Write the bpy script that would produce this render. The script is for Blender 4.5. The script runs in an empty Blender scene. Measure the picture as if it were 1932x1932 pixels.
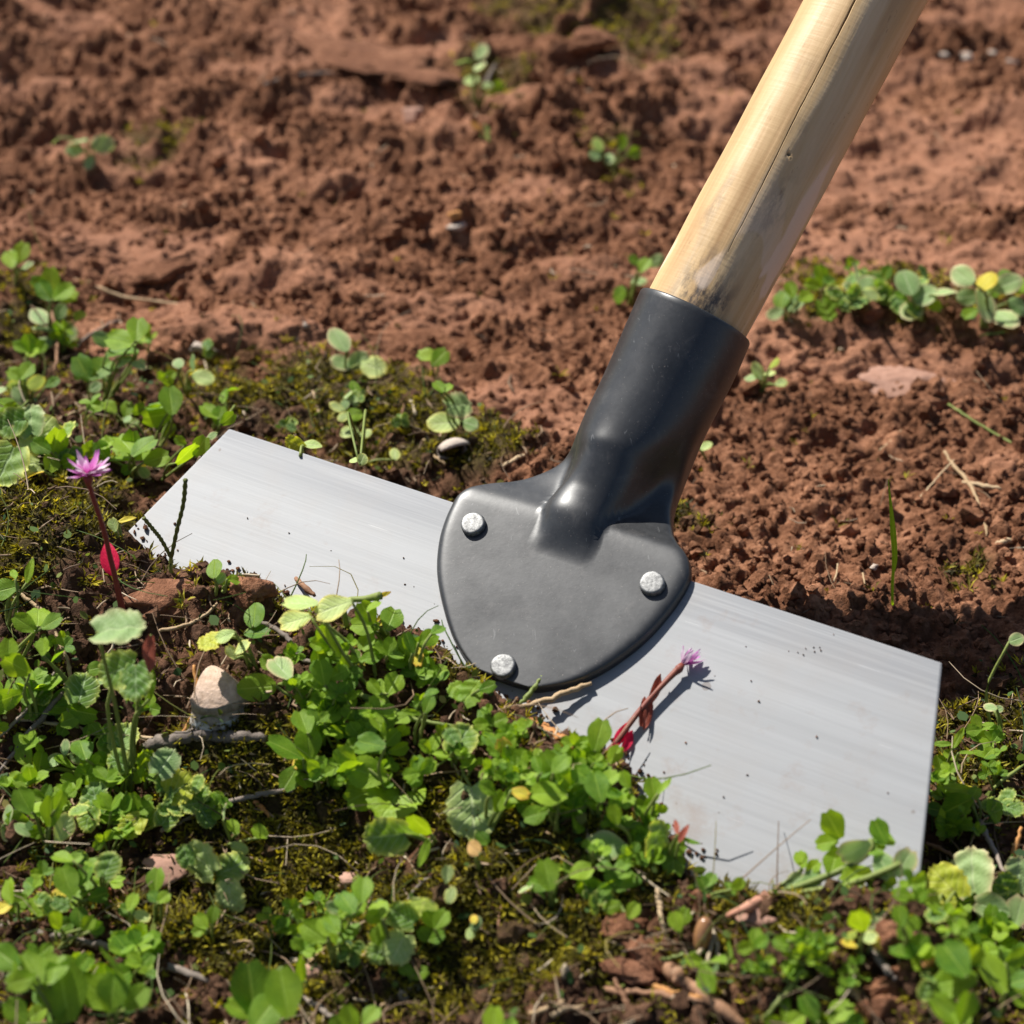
import bpy, bmesh, math, random
import numpy as np
from mathutils import Vector, Matrix

random.seed(7)
rng = np.random.default_rng(11)
scene = bpy.context.scene
COL = scene.collection

# ------------------------------------------------------------------ camera, sky, sun, exposure
PITCH = math.radians(38.0)
DIST = 0.65
LENS = 70.0
IMG = 1932.0                                   # measuring units used for the photograph's layout
FPX = IMG * LENS / 36.0
CAM = np.array([0.0, -DIST * math.cos(PITCH), DIST * math.sin(PITCH)])
FWD = np.array([0.0, math.cos(PITCH), -math.sin(PITCH)])
RGT = np.array([1.0, 0.0, 0.0])
UPV = np.array([0.0, math.sin(PITCH), math.cos(PITCH)])

cd = bpy.data.cameras.new('camera')
cam = bpy.data.objects.new('camera', cd)
COL.objects.link(cam)
cam.location = CAM
cam.rotation_euler = (math.radians(90) - PITCH, 0, 0)
cd.lens = LENS
cd.sensor_width = 36.0
cd.clip_start = 0.01
cd.clip_end = 200.0
cd.dof.use_dof = True
cd.dof.focus_distance = 0.578
cd.dof.aperture_fstop = 11.0
scene.camera = cam

SUN_EL = math.radians(49)
SUN_ROT = math.radians(-42)
SUN_DIR = Vector((math.sin(SUN_ROT) * math.cos(SUN_EL), math.cos(SUN_ROT) * math.cos(SUN_EL), math.sin(SUN_EL)))
world = bpy.data.worlds.new('World')
scene.world = world
world.use_nodes = True
wn = world.node_tree.nodes
sky = wn.new('ShaderNodeTexSky')
sky.sky_type = 'NISHITA'
sky.sun_disc = False
sky.sun_elevation = SUN_EL
sky.sun_rotation = SUN_ROT
world.node_tree.links.new(sky.outputs[0], wn['Background'].inputs[0])
wn['Background'].inputs[1].default_value = 0.055
sl = bpy.data.lights.new('sun', 'SUN')
sl.energy = 5.0
sl.angle = math.radians(0.53)
sl.color = (1.0, 0.965, 0.90)
sun = bpy.data.objects.new('sun', sl)
COL.objects.link(sun)
sun.location = SUN_DIR * 5
sun.rotation_euler = SUN_DIR.to_track_quat('Z', 'Y').to_euler()
scene.view_settings.view_transform = 'Standard'
scene.view_settings.look = 'None'
scene.view_settings.exposure = 0.78
scene.view_settings.gamma = 1.0
scene.view_settings.use_curve_mapping = False
scene.cycles.max_bounces = 8
scene.cycles.transmission_bounces = 4

# ------------------------------------------------------------------ small maths
def nrm(v):
    v = np.asarray(v, float)
    return v / np.linalg.norm(v)

def ray(px, py):
    return FWD + RGT * (px - IMG / 2) / FPX + UPV * (IMG / 2 - py) / FPX   # unit depth along the view

def on_plane(px, py, p0, n):
    d = ray(px, py)
    return CAM + d * (np.dot(p0 - CAM, n) / np.dot(d, n))

def to_px(X, Y, Z):
    dx, dy, dz = X - CAM[0], Y - CAM[1], Z - CAM[2]
    dep = dy * FWD[1] + dz * FWD[2]
    dep = np.where(dep < 0.03, 0.03, dep)
    u = dy * UPV[1] + dz * UPV[2]
    return IMG / 2 + FPX * dx / dep, IMG / 2 - FPX * u / dep

def depth_of(p):
    return float(np.dot(np.asarray(p) - CAM, FWD))

def hsh(ix, iy, seed):
    with np.errstate(over='ignore'):
        h = (ix.astype(np.int64) * 374761393 + iy.astype(np.int64) * 668265263 + seed * 1442695041) & 0xFFFFFFFF
        h = ((h ^ (h >> 13)) * 1274126177) & 0xFFFFFFFF
        h = ((h ^ (h >> 16)) * 2246822519) & 0xFFFFFFFF
        h = h ^ (h >> 15)
    return (h & 0xFFFFFF) / float(0x1000000)

def perlin(X, Y, s, seed):
    gx, gy = X / s, Y / s
    ix, iy = np.floor(gx), np.floor(gy)
    fx, fy = gx - ix, gy - iy
    def g(a, b):
        t = hsh(ix + a, iy + b, seed) * 2 * np.pi
        return np.cos(t) * (fx - a) + np.sin(t) * (fy - b)
    u = fx * fx * fx * (fx * (fx * 6 - 15) + 10)
    v = fy * fy * fy * (fy * (fy * 6 - 15) + 10)
    a = g(0, 0) * (1 - u) + g(1, 0) * u
    b = g(0, 1) * (1 - u) + g(1, 1) * u
    return (a * (1 - v) + b * v) * 1.4

def lumps(X, Y, s, seed, p=0.5, tilt=0.6, fill=1.0):
    wx = perlin(X, Y, s * 0.55, seed + 91) * 0.22
    wy = perlin(X, Y, s * 0.55, seed + 92) * 0.22
    gx, gy = X / s + wx, Y / s + wy
    ix, iy = np.floor(gx), np.floor(gy)
    out = np.zeros_like(gx)
    for a in (-1, 0, 1):
        for b in (-1, 0, 1):
            cx, cy = ix + a, iy + b
            h1 = hsh(cx, cy, seed)
            dx = gx - (cx + h1)
            dy = gy - (cy + hsh(cx, cy, seed + 1))
            r = 0.42 + 0.5 * hsh(cx, cy, seed + 2)
            hh = hsh(cx, cy, seed + 3)
            hh = np.where(hh < fill, 0.25 + 0.75 * hsh(cx, cy, seed + 4), 0.0) * (0.5 + r * 0.6)
            e = hsh(cx, cy, seed + 5) * 3.14
            ex = dx * np.cos(e) + dy * np.sin(e)
            ey = -dx * np.sin(e) + dy * np.cos(e)
            q = 1 - (ex * ex + 1.7 * ey * ey) / (r * r)
            dome = hh * np.clip(q, 0, 1) ** p
            dome = dome * (1 + tilt * (np.cos(e * 5) * dx + np.sin(e * 5) * dy))
            out = np.maximum(out, dome)
    return out

def sstep(a, b, x):
    t = np.clip((x - a) / (b - a), 0, 1)
    return t * t * (3 - 2 * t)

def inpoly(x, y, poly):
    x = np.asarray(x, float); y = np.asarray(y, float)
    inside = np.zeros(x.shape, bool)
    n = len(poly)
    for i in range(n):
        x0, y0 = poly[i]; x1, y1 = poly[(i + 1) % n]
        c = ((y0 > y) != (y1 > y))
        with np.errstate(divide='ignore', invalid='ignore'):
            xi = (x1 - x0) * (y - y0) / (y1 - y0 if y1 != y0 else 1e-12) + x0
        inside ^= c & (x < xi)
    return inside

def segdist(x, y, pts, closed=False):
    """distance to a polyline, and the parameter (index + fraction) of the nearest point"""
    best = np.full(np.shape(x), 1e9); par = np.zeros(np.shape(x))
    n = len(pts)
    for i in range(n if closed else n - 1):
        ax, ay = pts[i][:2]; bx, by = pts[(i + 1) % n][:2]
        ux, uy = bx - ax, by - ay
        L = ux * ux + uy * uy + 1e-18
        t = np.clip(((x - ax) * ux + (y - ay) * uy) / L, 0, 1)
        d = np.hypot(x - ax - t * ux, y - ay - t * uy)
        m = d < best
        best = np.where(m, d, best); par = np.where(m, i + t, par)
    return best, par

# ------------------------------------------------------------------ object helpers
WM = {}
def link(name, me=None, mat=None):
    o = bpy.data.objects.new(name, me)
    COL.objects.link(o)
    if me is not None and mat is not None and not me.materials:
        me.materials.append(mat)
    WM[o.name] = Matrix.Identity(4)
    return o

def put(o, M, parent=None):
    WM[o.name] = M.copy()
    if parent is not None:
        o.parent = parent
        o.matrix_parent_inverse = Matrix.Identity(4)
        o.matrix_basis = WM[parent.name].inverted() @ M
    else:
        o.matrix_basis = M
    return o

def T(p):
    return Matrix.Translation(Vector([float(a) for a in p]))

def thing(name, label, cat, loc, group=None):
    o = link(name)
    o.empty_display_size = 0.01
    put(o, T(loc))
    return tag(o, label, cat, group)

def tag(o, label, cat, group=None, kind=None):
    o['label'] = label; o['category'] = cat
    if group: o['group'] = group
    if kind: o['kind'] = kind
    return o

def mesh(name, verts, faces, smooth=True, uv=None):
    me = bpy.data.meshes.new(name)
    me.from_pydata([tuple(map(float, v)) for v in verts], [], [tuple(map(int, f)) for f in faces])
    if uv is not None:
        lay = me.uv_layers.new(name='UVMap')
        li = np.zeros(len(me.loops), np.int32)
        me.loops.foreach_get('vertex_index', li)
        lay.data.foreach_set('uv', np.asarray(uv, np.float32)[li].ravel())
    if smooth:
        me.polygons.foreach_set('use_smooth', [True] * len(me.polygons))
    me.update()
    return me

def fast_mesh(name, V, F, smooth=True):
    """V (n,3), F (m,k) numpy"""
    me = bpy.data.meshes.new(name)
    m, k = F.shape
    me.vertices.add(len(V)); me.vertices.foreach_set('co', np.asarray(V, np.float32).ravel())
    me.loops.add(m * k); me.loops.foreach_set('vertex_index', np.asarray(F, np.int32).ravel())
    me.polygons.add(m)
    me.polygons.foreach_set('loop_start', np.arange(0, m * k, k, dtype=np.int32))
    me.polygons.foreach_set('use_smooth', np.full(m, smooth))
    me.update(calc_edges=True)
    return me

def attr(me, name, vals):
    vals = np.asarray(vals, np.float32)
    if vals.ndim == 1:
        a = me.attributes.new(name, 'FLOAT', 'POINT'); a.data.foreach_set('value', vals)
    else:
        a = me.attributes.new(name, 'FLOAT_COLOR', 'POINT')
        if vals.shape[1] == 3: vals = np.concatenate([vals, np.ones((len(vals), 1), np.float32)], 1)
        a.data.foreach_set('color', vals.ravel())

def catmull(P, k=5):
    P = [np.asarray(p, float) for p in P]
    if len(P) < 3: 
        return [P[0] + (P[-1] - P[0]) * t for t in np.linspace(0, 1, k + 1)]
    out = []
    Q = [2 * P[0] - P[1]] + P + [2 * P[-1] - P[-2]]
    for i in range(1, len(Q) - 2):
        a, b, c, d = Q[i - 1], Q[i], Q[i + 1], Q[i + 2]
        for t in np.arange(k) / k:
            out.append(0.5 * (2 * b + (c - a) * t + (2 * a - 5 * b + 4 * c - d) * t * t + (3 * b - a - 3 * c + d) * t ** 3))
    out.append(P[-1])
    return out

def tube(pts, radii, n=6, jitter=0.0, flat=1.0):
    """swept tube: verts, faces. radii: a number, or a list spread along the length"""
    pts = [np.asarray(p, float) for p in pts]
    m = len(pts)
    if np.isscalar(radii): radii = [radii] * m
    rr = np.interp(np.linspace(0, 1, m), np.linspace(0, 1, len(radii)), radii)
    V, F = [], []
    ref = np.array([0.13, 0.21, 0.97])
    for i, p in enumerate(pts):
        t = nrm(pts[min(i + 1, m - 1)] - pts[max(i - 1, 0)] + 1e-12)
        a = np.cross(t, ref)
        if np.linalg.norm(a) < 1e-3: a = np.cross(t, [1, 0, 0])
        a = nrm(a); b = np.cross(a, t)
        for j in range(n):
            w = 2 * math.pi * j / n
            r = rr[i] * (1 + jitter * (random.random() - .5))
            V.append(p + (a * math.cos(w) + b * math.sin(w) * flat) * r)
    for i in range(m - 1):
        for j in range(n):
            F.append((i * n + j, i * n + (j + 1) % n, (i + 1) * n + (j + 1) % n, (i + 1) * n + j))
    F.append(tuple(range(n - 1, -1, -1)))
    F.append(tuple((m - 1) * n + j for j in range(n)))
    return V, F

# ------------------------------------------------------------------ material helpers
def mat_new(name):
    m = bpy.data.materials.new(name); m.use_nodes = True
    nt = m.node_tree
    for n in list(nt.nodes): nt.nodes.remove(n)
    out = nt.nodes.new('ShaderNodeOutputMaterial')
    return m, nt, out

def N(nt, typ, **kw):
    n = nt.nodes.new(typ)
    for k, v in kw.items():
        if k.startswith('i_'):
            key = k[2:]
            n.inputs[int(key) if key.isdigit() else key.replace('_', ' ')].default_value = v
        else: setattr(n, k, v)
    return n

def L(nt, a, b): nt.links.new(a, b)

def ramp(nt, fac, stops, interp='LINEAR'):
    r = nt.nodes.new('ShaderNodeValToRGB'); r.color_ramp.interpolation = interp
    e = r.color_ramp.elements
    while len(e) < len(stops): e.new(0.5)
    for k, (p, c) in zip(e, stops):
        k.position = p; k.color = (*c, 1) if len(c) == 3 else c
    L(nt, fac, r.inputs[0]); return r.outputs[0]

def mix(nt, fac, a, b, mode='MIX'):
    m = nt.nodes.new('ShaderNodeMix'); m.data_type = 'RGBA'; m.blend_type = mode
    for sock, v in ((m.inputs['Factor'], fac), (m.inputs[6], a), (m.inputs[7], b)):
        if hasattr(v, 'is_linked'): L(nt, v, sock)
        elif isinstance(v, (int, float)): sock.default_value = v
        else: sock.default_value = (*v, 1)
    return m.outputs[2]

def math_(nt, op, a, b=None, c=None, clamp=False):
    m = nt.nodes.new('ShaderNodeMath'); m.operation = op; m.use_clamp = clamp
    for s, v in zip(m.inputs, (a, b, c)):
        if v is None: continue
        if hasattr(v, 'is_linked'): L(nt, v, s)
        else: s.default_value = v
    return m.outputs[0]

def noise(nt, vec, scale, detail=3, rough=0.55, dist=0.0):
    n = N(nt, 'ShaderNodeTexNoise', i_Scale=scale, i_Detail=detail, i_Roughness=rough, i_Distortion=dist)
    if vec is not None: L(nt, vec, n.inputs['Vector'])
    return n.outputs['Fac']

def bump(nt, h, strength, dist):
    b = N(nt, 'ShaderNodeBump', i_Strength=strength, i_Distance=dist)
    L(nt, h, b.inputs['Height']); return b.outputs[0]

def pos(nt): return N(nt, 'ShaderNodeNewGeometry').outputs['Position']
def objco(nt): return N(nt, 'ShaderNodeTexCoord').outputs['Object']

def stretch(nt, vec, s):
    m = N(nt, 'ShaderNodeMapping'); m.inputs['Scale'].default_value = s
    L(nt, vec, m.inputs['Vector']); return m.outputs[0]

SOIL_STOPS = [(0.32, (0.052, 0.021, 0.010)), (0.5, (0.16, 0.068, 0.034)), (0.69, (0.42, 0.205, 0.115))]
def soil_mat(name, attrs=False):
    m, nt, out = mat_new(name)
    p = pos(nt)
    a = noise(nt, p, 55, 6, 0.6)
    b = noise(nt, p, 420, 4, 0.6)
    lg = noise(nt, p, 16, 3, 0.5)
    f = math_(nt, 'ADD', math_(nt, 'ADD', math_(nt, 'MULTIPLY', a, 0.45), math_(nt, 'MULTIPLY', b, 0.40)), math_(nt, 'MULTIPLY', lg, 0.17))
    c = ramp(nt, f, SOIL_STOPS)
    grain = noise(nt, p, 1500, 3, 0.7)
    c = mix(nt, math_(nt, 'MULTIPLY', math_(nt, 'GREATER_THAN', grain, 0.69), 0.45), c, (0.5, 0.36, 0.26))
    if attrs:
        mo = N(nt, 'ShaderNodeAttribute', attribute_name='moist').outputs['Fac']
        dark = ramp(nt, f, [(0.28, (0.018, 0.010, 0.006)), (0.52, (0.052, 0.030, 0.018)), (0.76, (0.15, 0.082, 0.048))])
        c = mix(nt, mo, c, dark)
        gr = N(nt, 'ShaderNodeAttribute', attribute_name='green').outputs['Fac']
        gc = ramp(nt, noise(nt, p, 700, 3, 0.6), [(0.3, (0.02, 0.016, 0.006)), (0.7, (0.075, 0.062, 0.013))])
        c = mix(nt, math_(nt, 'MULTIPLY', gr, 0.75), c, gc)
        cr = N(nt, 'ShaderNodeAttribute', attribute_name='crust').outputs['Fac']
        c = mix(nt, math_(nt, 'MULTIPLY', cr, 0.45), c, (0.40, 0.195, 0.12))
    else:
        oi = N(nt, 'ShaderNodeObjectInfo').outputs['Random']
        c = mix(nt, math_(nt, 'MULTIPLY', oi, 0.35), c, (0.20, 0.09, 0.055))
    bs = N(nt, 'ShaderNodeBsdfPrincipled', i_Roughness=0.93)
    bs.inputs['Specular IOR Level'].default_value = 0.15
    L(nt, c, bs.inputs['Base Color'])
    hh = math_(nt, 'ADD', noise(nt, p, 900, 4, 0.65), math_(nt, 'MULTIPLY', grain, 0.35))
    L(nt, bump(nt, hh, 0.9, 0.0012), bs.inputs['Normal'])
    L(nt, bs.outputs[0], out.inputs[0])
    return m

def leaf_mat(name, c_lo, c_hi, under, vein, trans=0.45, edge=None, rough=0.55, tcol=None, veinmode='clover'):
    """thin leaf: reflects and lets light through; UV: u across (0..1), v along (0..1)"""
    m, nt, out = mat_new(name)
    uvn = N(nt, 'ShaderNodeUVMap', uv_map='UVMap').outputs[0]
    sep = N(nt, 'ShaderNodeSeparateXYZ'); L(nt, uvn, sep.inputs[0])
    u, v = sep.outputs[0], sep.outputs[1]
    rnd = N(nt, 'ShaderNodeObjectInfo').outputs['Random']
    p = pos(nt)
    blot = noise(nt, p, 260, 4, 0.6)
    f = math_(nt, 'ADD', math_(nt, 'MULTIPLY', rnd, 0.7), math_(nt, 'MULTIPLY', math_(nt, 'SUBTRACT', blot, 0.35), 0.8), clamp=True)
    c = mix(nt, f, c_lo, c_hi)
    au = math_(nt, 'ABSOLUTE', math_(nt, 'SUBTRACT', u, 0.5))
    # midrib and side veins
    mid = math_(nt, 'SUBTRACT', 1.0, math_(nt, 'DIVIDE', au, 0.045), clamp=True)
    vv = math_(nt, 'SUBTRACT', v, math_(nt, 'MULTIPLY', au, 0.75))
    saw = math_(nt, 'ABSOLUTE', math_(nt, 'SUBTRACT', math_(nt, 'FRACT', math_(nt, 'MULTIPLY', vv, 9.0 if veinmode == 'clover' else 5.0)), 0.5))
    side = math_(nt, 'SUBTRACT', 1.0, math_(nt, 'DIVIDE', saw, 0.16), clamp=True)
    vn = math_(nt, 'MAXIMUM', math_(nt, 'MULTIPLY', mid, 0.75), math_(nt, 'MULTIPLY', side, 0.22 if veinmode == 'clover' else 0.5))
    c = mix(nt, vn, c, vein)
    if edge is not None:
        ed = N(nt, 'ShaderNodeAttribute', attribute_name='edge').outputs['Fac']
        ed = math_(nt, 'MULTIPLY', math_(nt, 'POWER', ed, 5.0), math_(nt, 'ADD', 0.25, rnd), clamp=True)
        c = mix(nt, ed, c, edge)
    geo = N(nt, 'ShaderNodeNewGeometry')
    cf = mix(nt, math_(nt, 'MULTIPLY', geo.outputs['Backfacing'], 0.6), c, under)
    bs = N(nt, 'ShaderNodeBsdfPrincipled', i_Roughness=rough)
    bs.inputs['Specular IOR Level'].default_value = 0.18
    L(nt, cf, bs.inputs['Base Color'])
    hgt = math_(nt, 'SUBTRACT', math_(nt, 'MULTIPLY', noise(nt, p, 1300, 2, 0.5), 0.5), vn)
    L(nt, bump(nt, hgt, 0.5, 0.0005), bs.inputs['Normal'])
    tr = N(nt, 'ShaderNodeBsdfTranslucent')
    tk = tcol or (2.0, 1.75, 0.5)
    tc = mix(nt, 1.0, c, tuple(trans * 1.5 * a for a in tk), 'MULTIPLY')
    L(nt, tc, tr.inputs['Color'])
    mx = N(nt, 'ShaderNodeAddShader')
    L(nt, bs.outputs[0], mx.inputs[0]); L(nt, tr.outputs[0], mx.inputs[1])
    L(nt, mx.outputs[0], out.inputs[0])
    return m

def plain_mat(name, c0, c1, scale=300, rough=0.7, bumpd=0.0004, spec=0.3, along=None, trans=0.0):
    m, nt, out = mat_new(name)
    p = pos(nt)
    oi = N(nt, 'ShaderNodeObjectInfo').outputs['Random']
    f = math_(nt, 'ADD', math_(nt, 'MULTIPLY', noise(nt, p, scale, 4, 0.65), 0.9), math_(nt, 'MULTIPLY', math_(nt, 'SUBTRACT', oi, 0.5), 0.5), clamp=True)
    c = mix(nt, f, c0, c1)
    bs = N(nt, 'ShaderNodeBsdfPrincipled', i_Roughness=rough)
    bs.inputs['Specular IOR Level'].default_value = spec
    L(nt, c, bs.inputs['Base Color'])
    L(nt, bump(nt, noise(nt, p, scale * 4, 3, 0.6), 0.6, bumpd), bs.inputs['Normal'])
    if trans:
        tr = N(nt, 'ShaderNodeBsdfTranslucent'); L(nt, c, tr.inputs['Color'])
        mx = N(nt, 'ShaderNodeMixShader', i_0=trans)
        L(nt, bs.outputs[0], mx.inputs[1]); L(nt, tr.outputs[0], mx.inputs[2]); L(nt, mx.outputs[0], out.inputs[0])
    else: L(nt, bs.outputs[0], out.inputs[0])
    return m

M = {}
M['soil'] = soil_mat('soil', True)
M['clod'] = soil_mat('clod_earth')
M['clover'] = leaf_mat('clover_leaf', (0.040, 0.100, 0.007), (0.165, 0.245, 0.012), (0.22, 0.31, 0.08), (0.20, 0.29, 0.05), 0.58)
M['grey'] = leaf_mat('grey_green_leaf', (0.12, 0.20, 0.065), (0.26, 0.35, 0.14), (0.28, 0.34, 0.17), (0.34, 0.40, 0.22), 0.32, edge=(0.45, 0.36, 0.2), tcol=(1.2, 1.3, 0.7))
M['scallop'] = leaf_mat('scalloped_leaf', (0.045, 0.105, 0.018), (0.14, 0.22, 0.03), (0.24, 0.31, 0.12), (0.22, 0.30, 0.15), 0.35, edge=(0.42, 0.42, 0.10), tcol=(1.6, 1.6, 0.5), veinmode='net')
M['pale'] = leaf_mat('pale_leaf', (0.24, 0.34, 0.11), (0.36, 0.42, 0.15), (0.36, 0.44, 0.24), (0.46, 0.50, 0.28), 0.35, edge=(0.5, 0.45, 0.12), tcol=(1.3, 1.3, 0.6), veinmode='net')
M['yellow'] = leaf_mat('yellow_leaf', (0.38, 0.33, 0.03), (0.50, 0.40, 0.04), (0.5, 0.42, 0.1), (0.5, 0.45, 0.12), 0.4, edge=(0.5, 0.25, 0.05), tcol=(1.4, 1.3, 0.6))
M['lime'] = leaf_mat('yellowing_leaf', (0.20, 0.25, 0.02), (0.36, 0.36, 0.03), (0.34, 0.36, 0.10), (0.36, 0.38, 0.10), 0.4, edge=(0.48, 0.40, 0.06), tcol=(1.4, 1.3, 0.5), veinmode='net')
M['red'] = leaf_mat('red_leaf', (0.32, 0.006, 0.03), (0.50, 0.012, 0.055), (0.45, 0.02, 0.06), (0.10, 0.01, 0.02), 0.5, tcol=(1.5, 0.8, 1.0))
M['brownleaf'] = leaf_mat('brown_leaf', (0.16, 0.035, 0.02), (0.24, 0.06, 0.035), (0.38, 0.22, 0.17), (0.10, 0.02, 0.012), 0.25, tcol=(1.2, .9, .8))
M['deadleaf'] = leaf_mat('dead_leaf', (0.36, 0.20, 0.07), (0.45, 0.28, 0.10), (0.42, 0.28, 0.14), (0.3, 0.15, 0.05), 0.2, tcol=(1.1, 1, .8))
M['stalk'] = plain_mat('green_stalk', (0.16, 0.22, 0.05), (0.30, 0.34, 0.09), 150, 0.55, trans=0.25)
M['redstalk'] = plain_mat('red_stalk', (0.20, 0.02, 0.03), (0.24, 0.09, 0.05), 60, 0.5, trans=0.15)
M['straw'] = plain_mat('straw', (0.28, 0.18, 0.09), (0.52, 0.39, 0.24), 420, 0.75)
M['twig'] = plain_mat('grey_twig', (0.10, 0.08, 0.068), (0.32, 0.26, 0.21), 420, 0.8)
M['brown'] = plain_mat('brown_twig', (0.16, 0.075, 0.04), (0.36, 0.20, 0.11), 220, 0.75)
M['rust'] = plain_mat('orange_straw', (0.34, 0.13, 0.04), (0.50, 0.26, 0.08), 160, 0.7)
M['seed'] = plain_mat('pale_seed', (0.30, 0.23, 0.14), (0.50, 0.41, 0.29), 300, 0.6)
M['chalk'] = plain_mat('pale_stone', (0.32, 0.25, 0.20), (0.52, 0.44, 0.37), 400, 0.8)
M['pink'] = plain_mat('pink_stone', (0.24, 0.125, 0.085), (0.46, 0.28, 0.21), 300, 0.85)
M['root'] = plain_mat('pink_root', (0.46, 0.19, 0.12), (0.66, 0.38, 0.26), 200, 0.6, trans=0.15)

# ------------------------------------------------------------------ blade plane, from the photograph's corners
TILT = math.radians(25)
H_TOP = 0.045
TL = on_plane(432, 808, np.array([0, 0, H_TOP]), np.array([0, 0, 1.0]))
TR = on_plane(1778, 1250, np.array([0, 0, H_TOP]), np.array([0, 0, 1.0]))
BU = nrm(TR - TL)                                          # along the top edge
BW = np.array([BU[1], -BU[0], 0.0])                        # level, towards the camera
if BW[1] > 0: BW = -BW
BV = math.cos(TILT) * BW - math.sin(TILT) * np.array([0, 0, 1.0])   # down the blade
BN = nrm(np.cross(BU, -BV))
BO = (TL + TR) / 2
def on_blade(px, py, lift=0.0): return on_plane(px, py, BO + BN * lift, BN)
def blade_pq(P):
    d = np.asarray(P) - BO
    return d @ BU, d @ (-BV)
def blade_z(X, Y):
    return BO[2] - ((X - BO[0]) * BN[0] + (Y - BO[1]) * BN[1]) / BN[2]

# bottom edge of the blade: both sides run on to the same depth
pR, qR = blade_pq(on_blade(1714, 1862))
pTL, _ = blade_pq(TL); pTR, _ = blade_pq(TR)
p1, q1 = blade_pq(on_blade(240, 1003))
Q_BOT = qR
pL = pTL + (p1 - pTL) * (Q_BOT / q1)
FOOT = [TL, TR, BO + BU * pR - BV * 0 + (-BV) * qR, BO + BU * pL + (-BV) * Q_BOT]
FOOT_XY = [(p[0], p[1]) for p in FOOT]
fc_ = np.mean(FOOT_XY, axis=0)
FOOT_BIG = [(p[0] + 0.011 * np.sign(p[0] - fc_[0]), p[1] + 0.011 * np.sign(p[1] - fc_[1])) for p in FOOT]

# line along which the soil covers the blade
SOIL_PX = [(232, 1003), (262, 1040), (292, 1066), (330, 1088), (400, 1098), (440, 1098), (492, 1100), (508, 1130), (560, 1165), (640, 1188),
           (720, 1190), (800, 1200), (842, 1228), (893, 1280), (950, 1325), (1002, 1352), (1022, 1400), (1085, 1420), (1150, 1425),
           (1195, 1470), (1215, 1530), (1262, 1590), (1296, 1620), (1298, 1665), (1345, 1690), (1400, 1693), (1480, 1698), (1560, 1694),
           (1640, 1692), (1728, 1708)]
SOIL_3D = [on_blade(*p) for p in SOIL_PX]
lft = SOIL_3D[0] + np.array([-0.03, 0.004, -0.004])
SOIL_3D = [lft + np.array([-0.25, 0.03, 0.0])] + [lft] + SOIL_3D + [SOIL_3D[-1] + np.array([0.01, -0.012, -0.002]), SOIL_3D[-1] + np.array([0.03, -0.12, -0.004])]
SOIL_XY = [(p[0], p[1]) for p in SOIL_3D]
SOIL_Z = np.array([p[2] for p in SOIL_3D])
FRONT_POLY = SOIL_XY + [(SOIL_XY[-1][0], -2.0), (SOIL_XY[0][0], -2.0)]

# ------------------------------------------------------------------ ground heights
def axis(lo, hi, step, far, ratio=1.35):
    a = list(np.arange(lo, hi, step))
    s = step; x = a[-1]; right = []
    while x < far:
        s *= ratio; x += s; right.append(x)
    s = step; x = a[0]; left = []
    while x > -far:
        s *= ratio; x -= s; left.append(x)
    return np.array(left[::-1] + a + right)
GX = axis(-0.31, 0.31, 0.00080, 40)
gy_lo = np.arange(-0.27, 0.13, 0.00075); gy_hi = [0.13]; st = 0.00075
while gy_hi[-1] < 0.50:
    st = min(st * 1.004, 0.0014); gy_hi.append(gy_hi[-1] + st)
tail = []; s = 0.0014; y = gy_hi[-1]
while y < 40: s *= 1.35; y += s; tail.append(y)
head = []; s = 0.0008; y = -0.27
while y > -40: s *= 1.35; y -= s; head.append(y)
GY = np.array(head[::-1] + list(gy_lo) + gy_hi + tail)
X, Y = np.meshgrid(GX, GY)
PX, PY = to_px(X, Y, np.zeros_like(X))
near = (np.abs(X) < 0.45) & (Y > -0.4) & (Y < 0.65)

def pxmask(polys, soft, wob=0.0):
    """soft mask from outlines read off the photograph, laid out on the level ground"""
    wx = PX + wob * perlin(X, Y, 0.035, 31) + wob * 0.5 * perlin(X, Y, 0.012, 32)
    wy = PY + wob * perlin(X, Y, 0.035, 33) + wob * 0.5 * perlin(X, Y, 0.012, 34)
    out = np.zeros_like(X)
    for poly in polys:
        d, _ = segdist(wx, wy, poly, True)
        s = np.where(inpoly(wx, wy, poly), d, -d)
        out = np.maximum(out, sstep(-soft, soft, s))
    return out
MOIST_POLYS = [[(-900, 560), (60, 600), (200, 690), (330, 720), (420, 840), (300, 1010), (480, 1090), (760, 1190), (900, 1310), (1010, 1400), (1200, 1500),
                (1290, 1690), (1500, 1740), (1720, 1740), (1760, 1520), (1790, 1270), (1960, 1230), (2900, 1300), (2900, 3200), (-900, 3200)],
               [(400, 760), (560, 690), (760, 700), (900, 800), (1040, 860), (990, 930), (800, 980), (420, 860)],
               [(1260, 960), (1330, 985), (1330, 1040), (1270, 1030)]]
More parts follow.
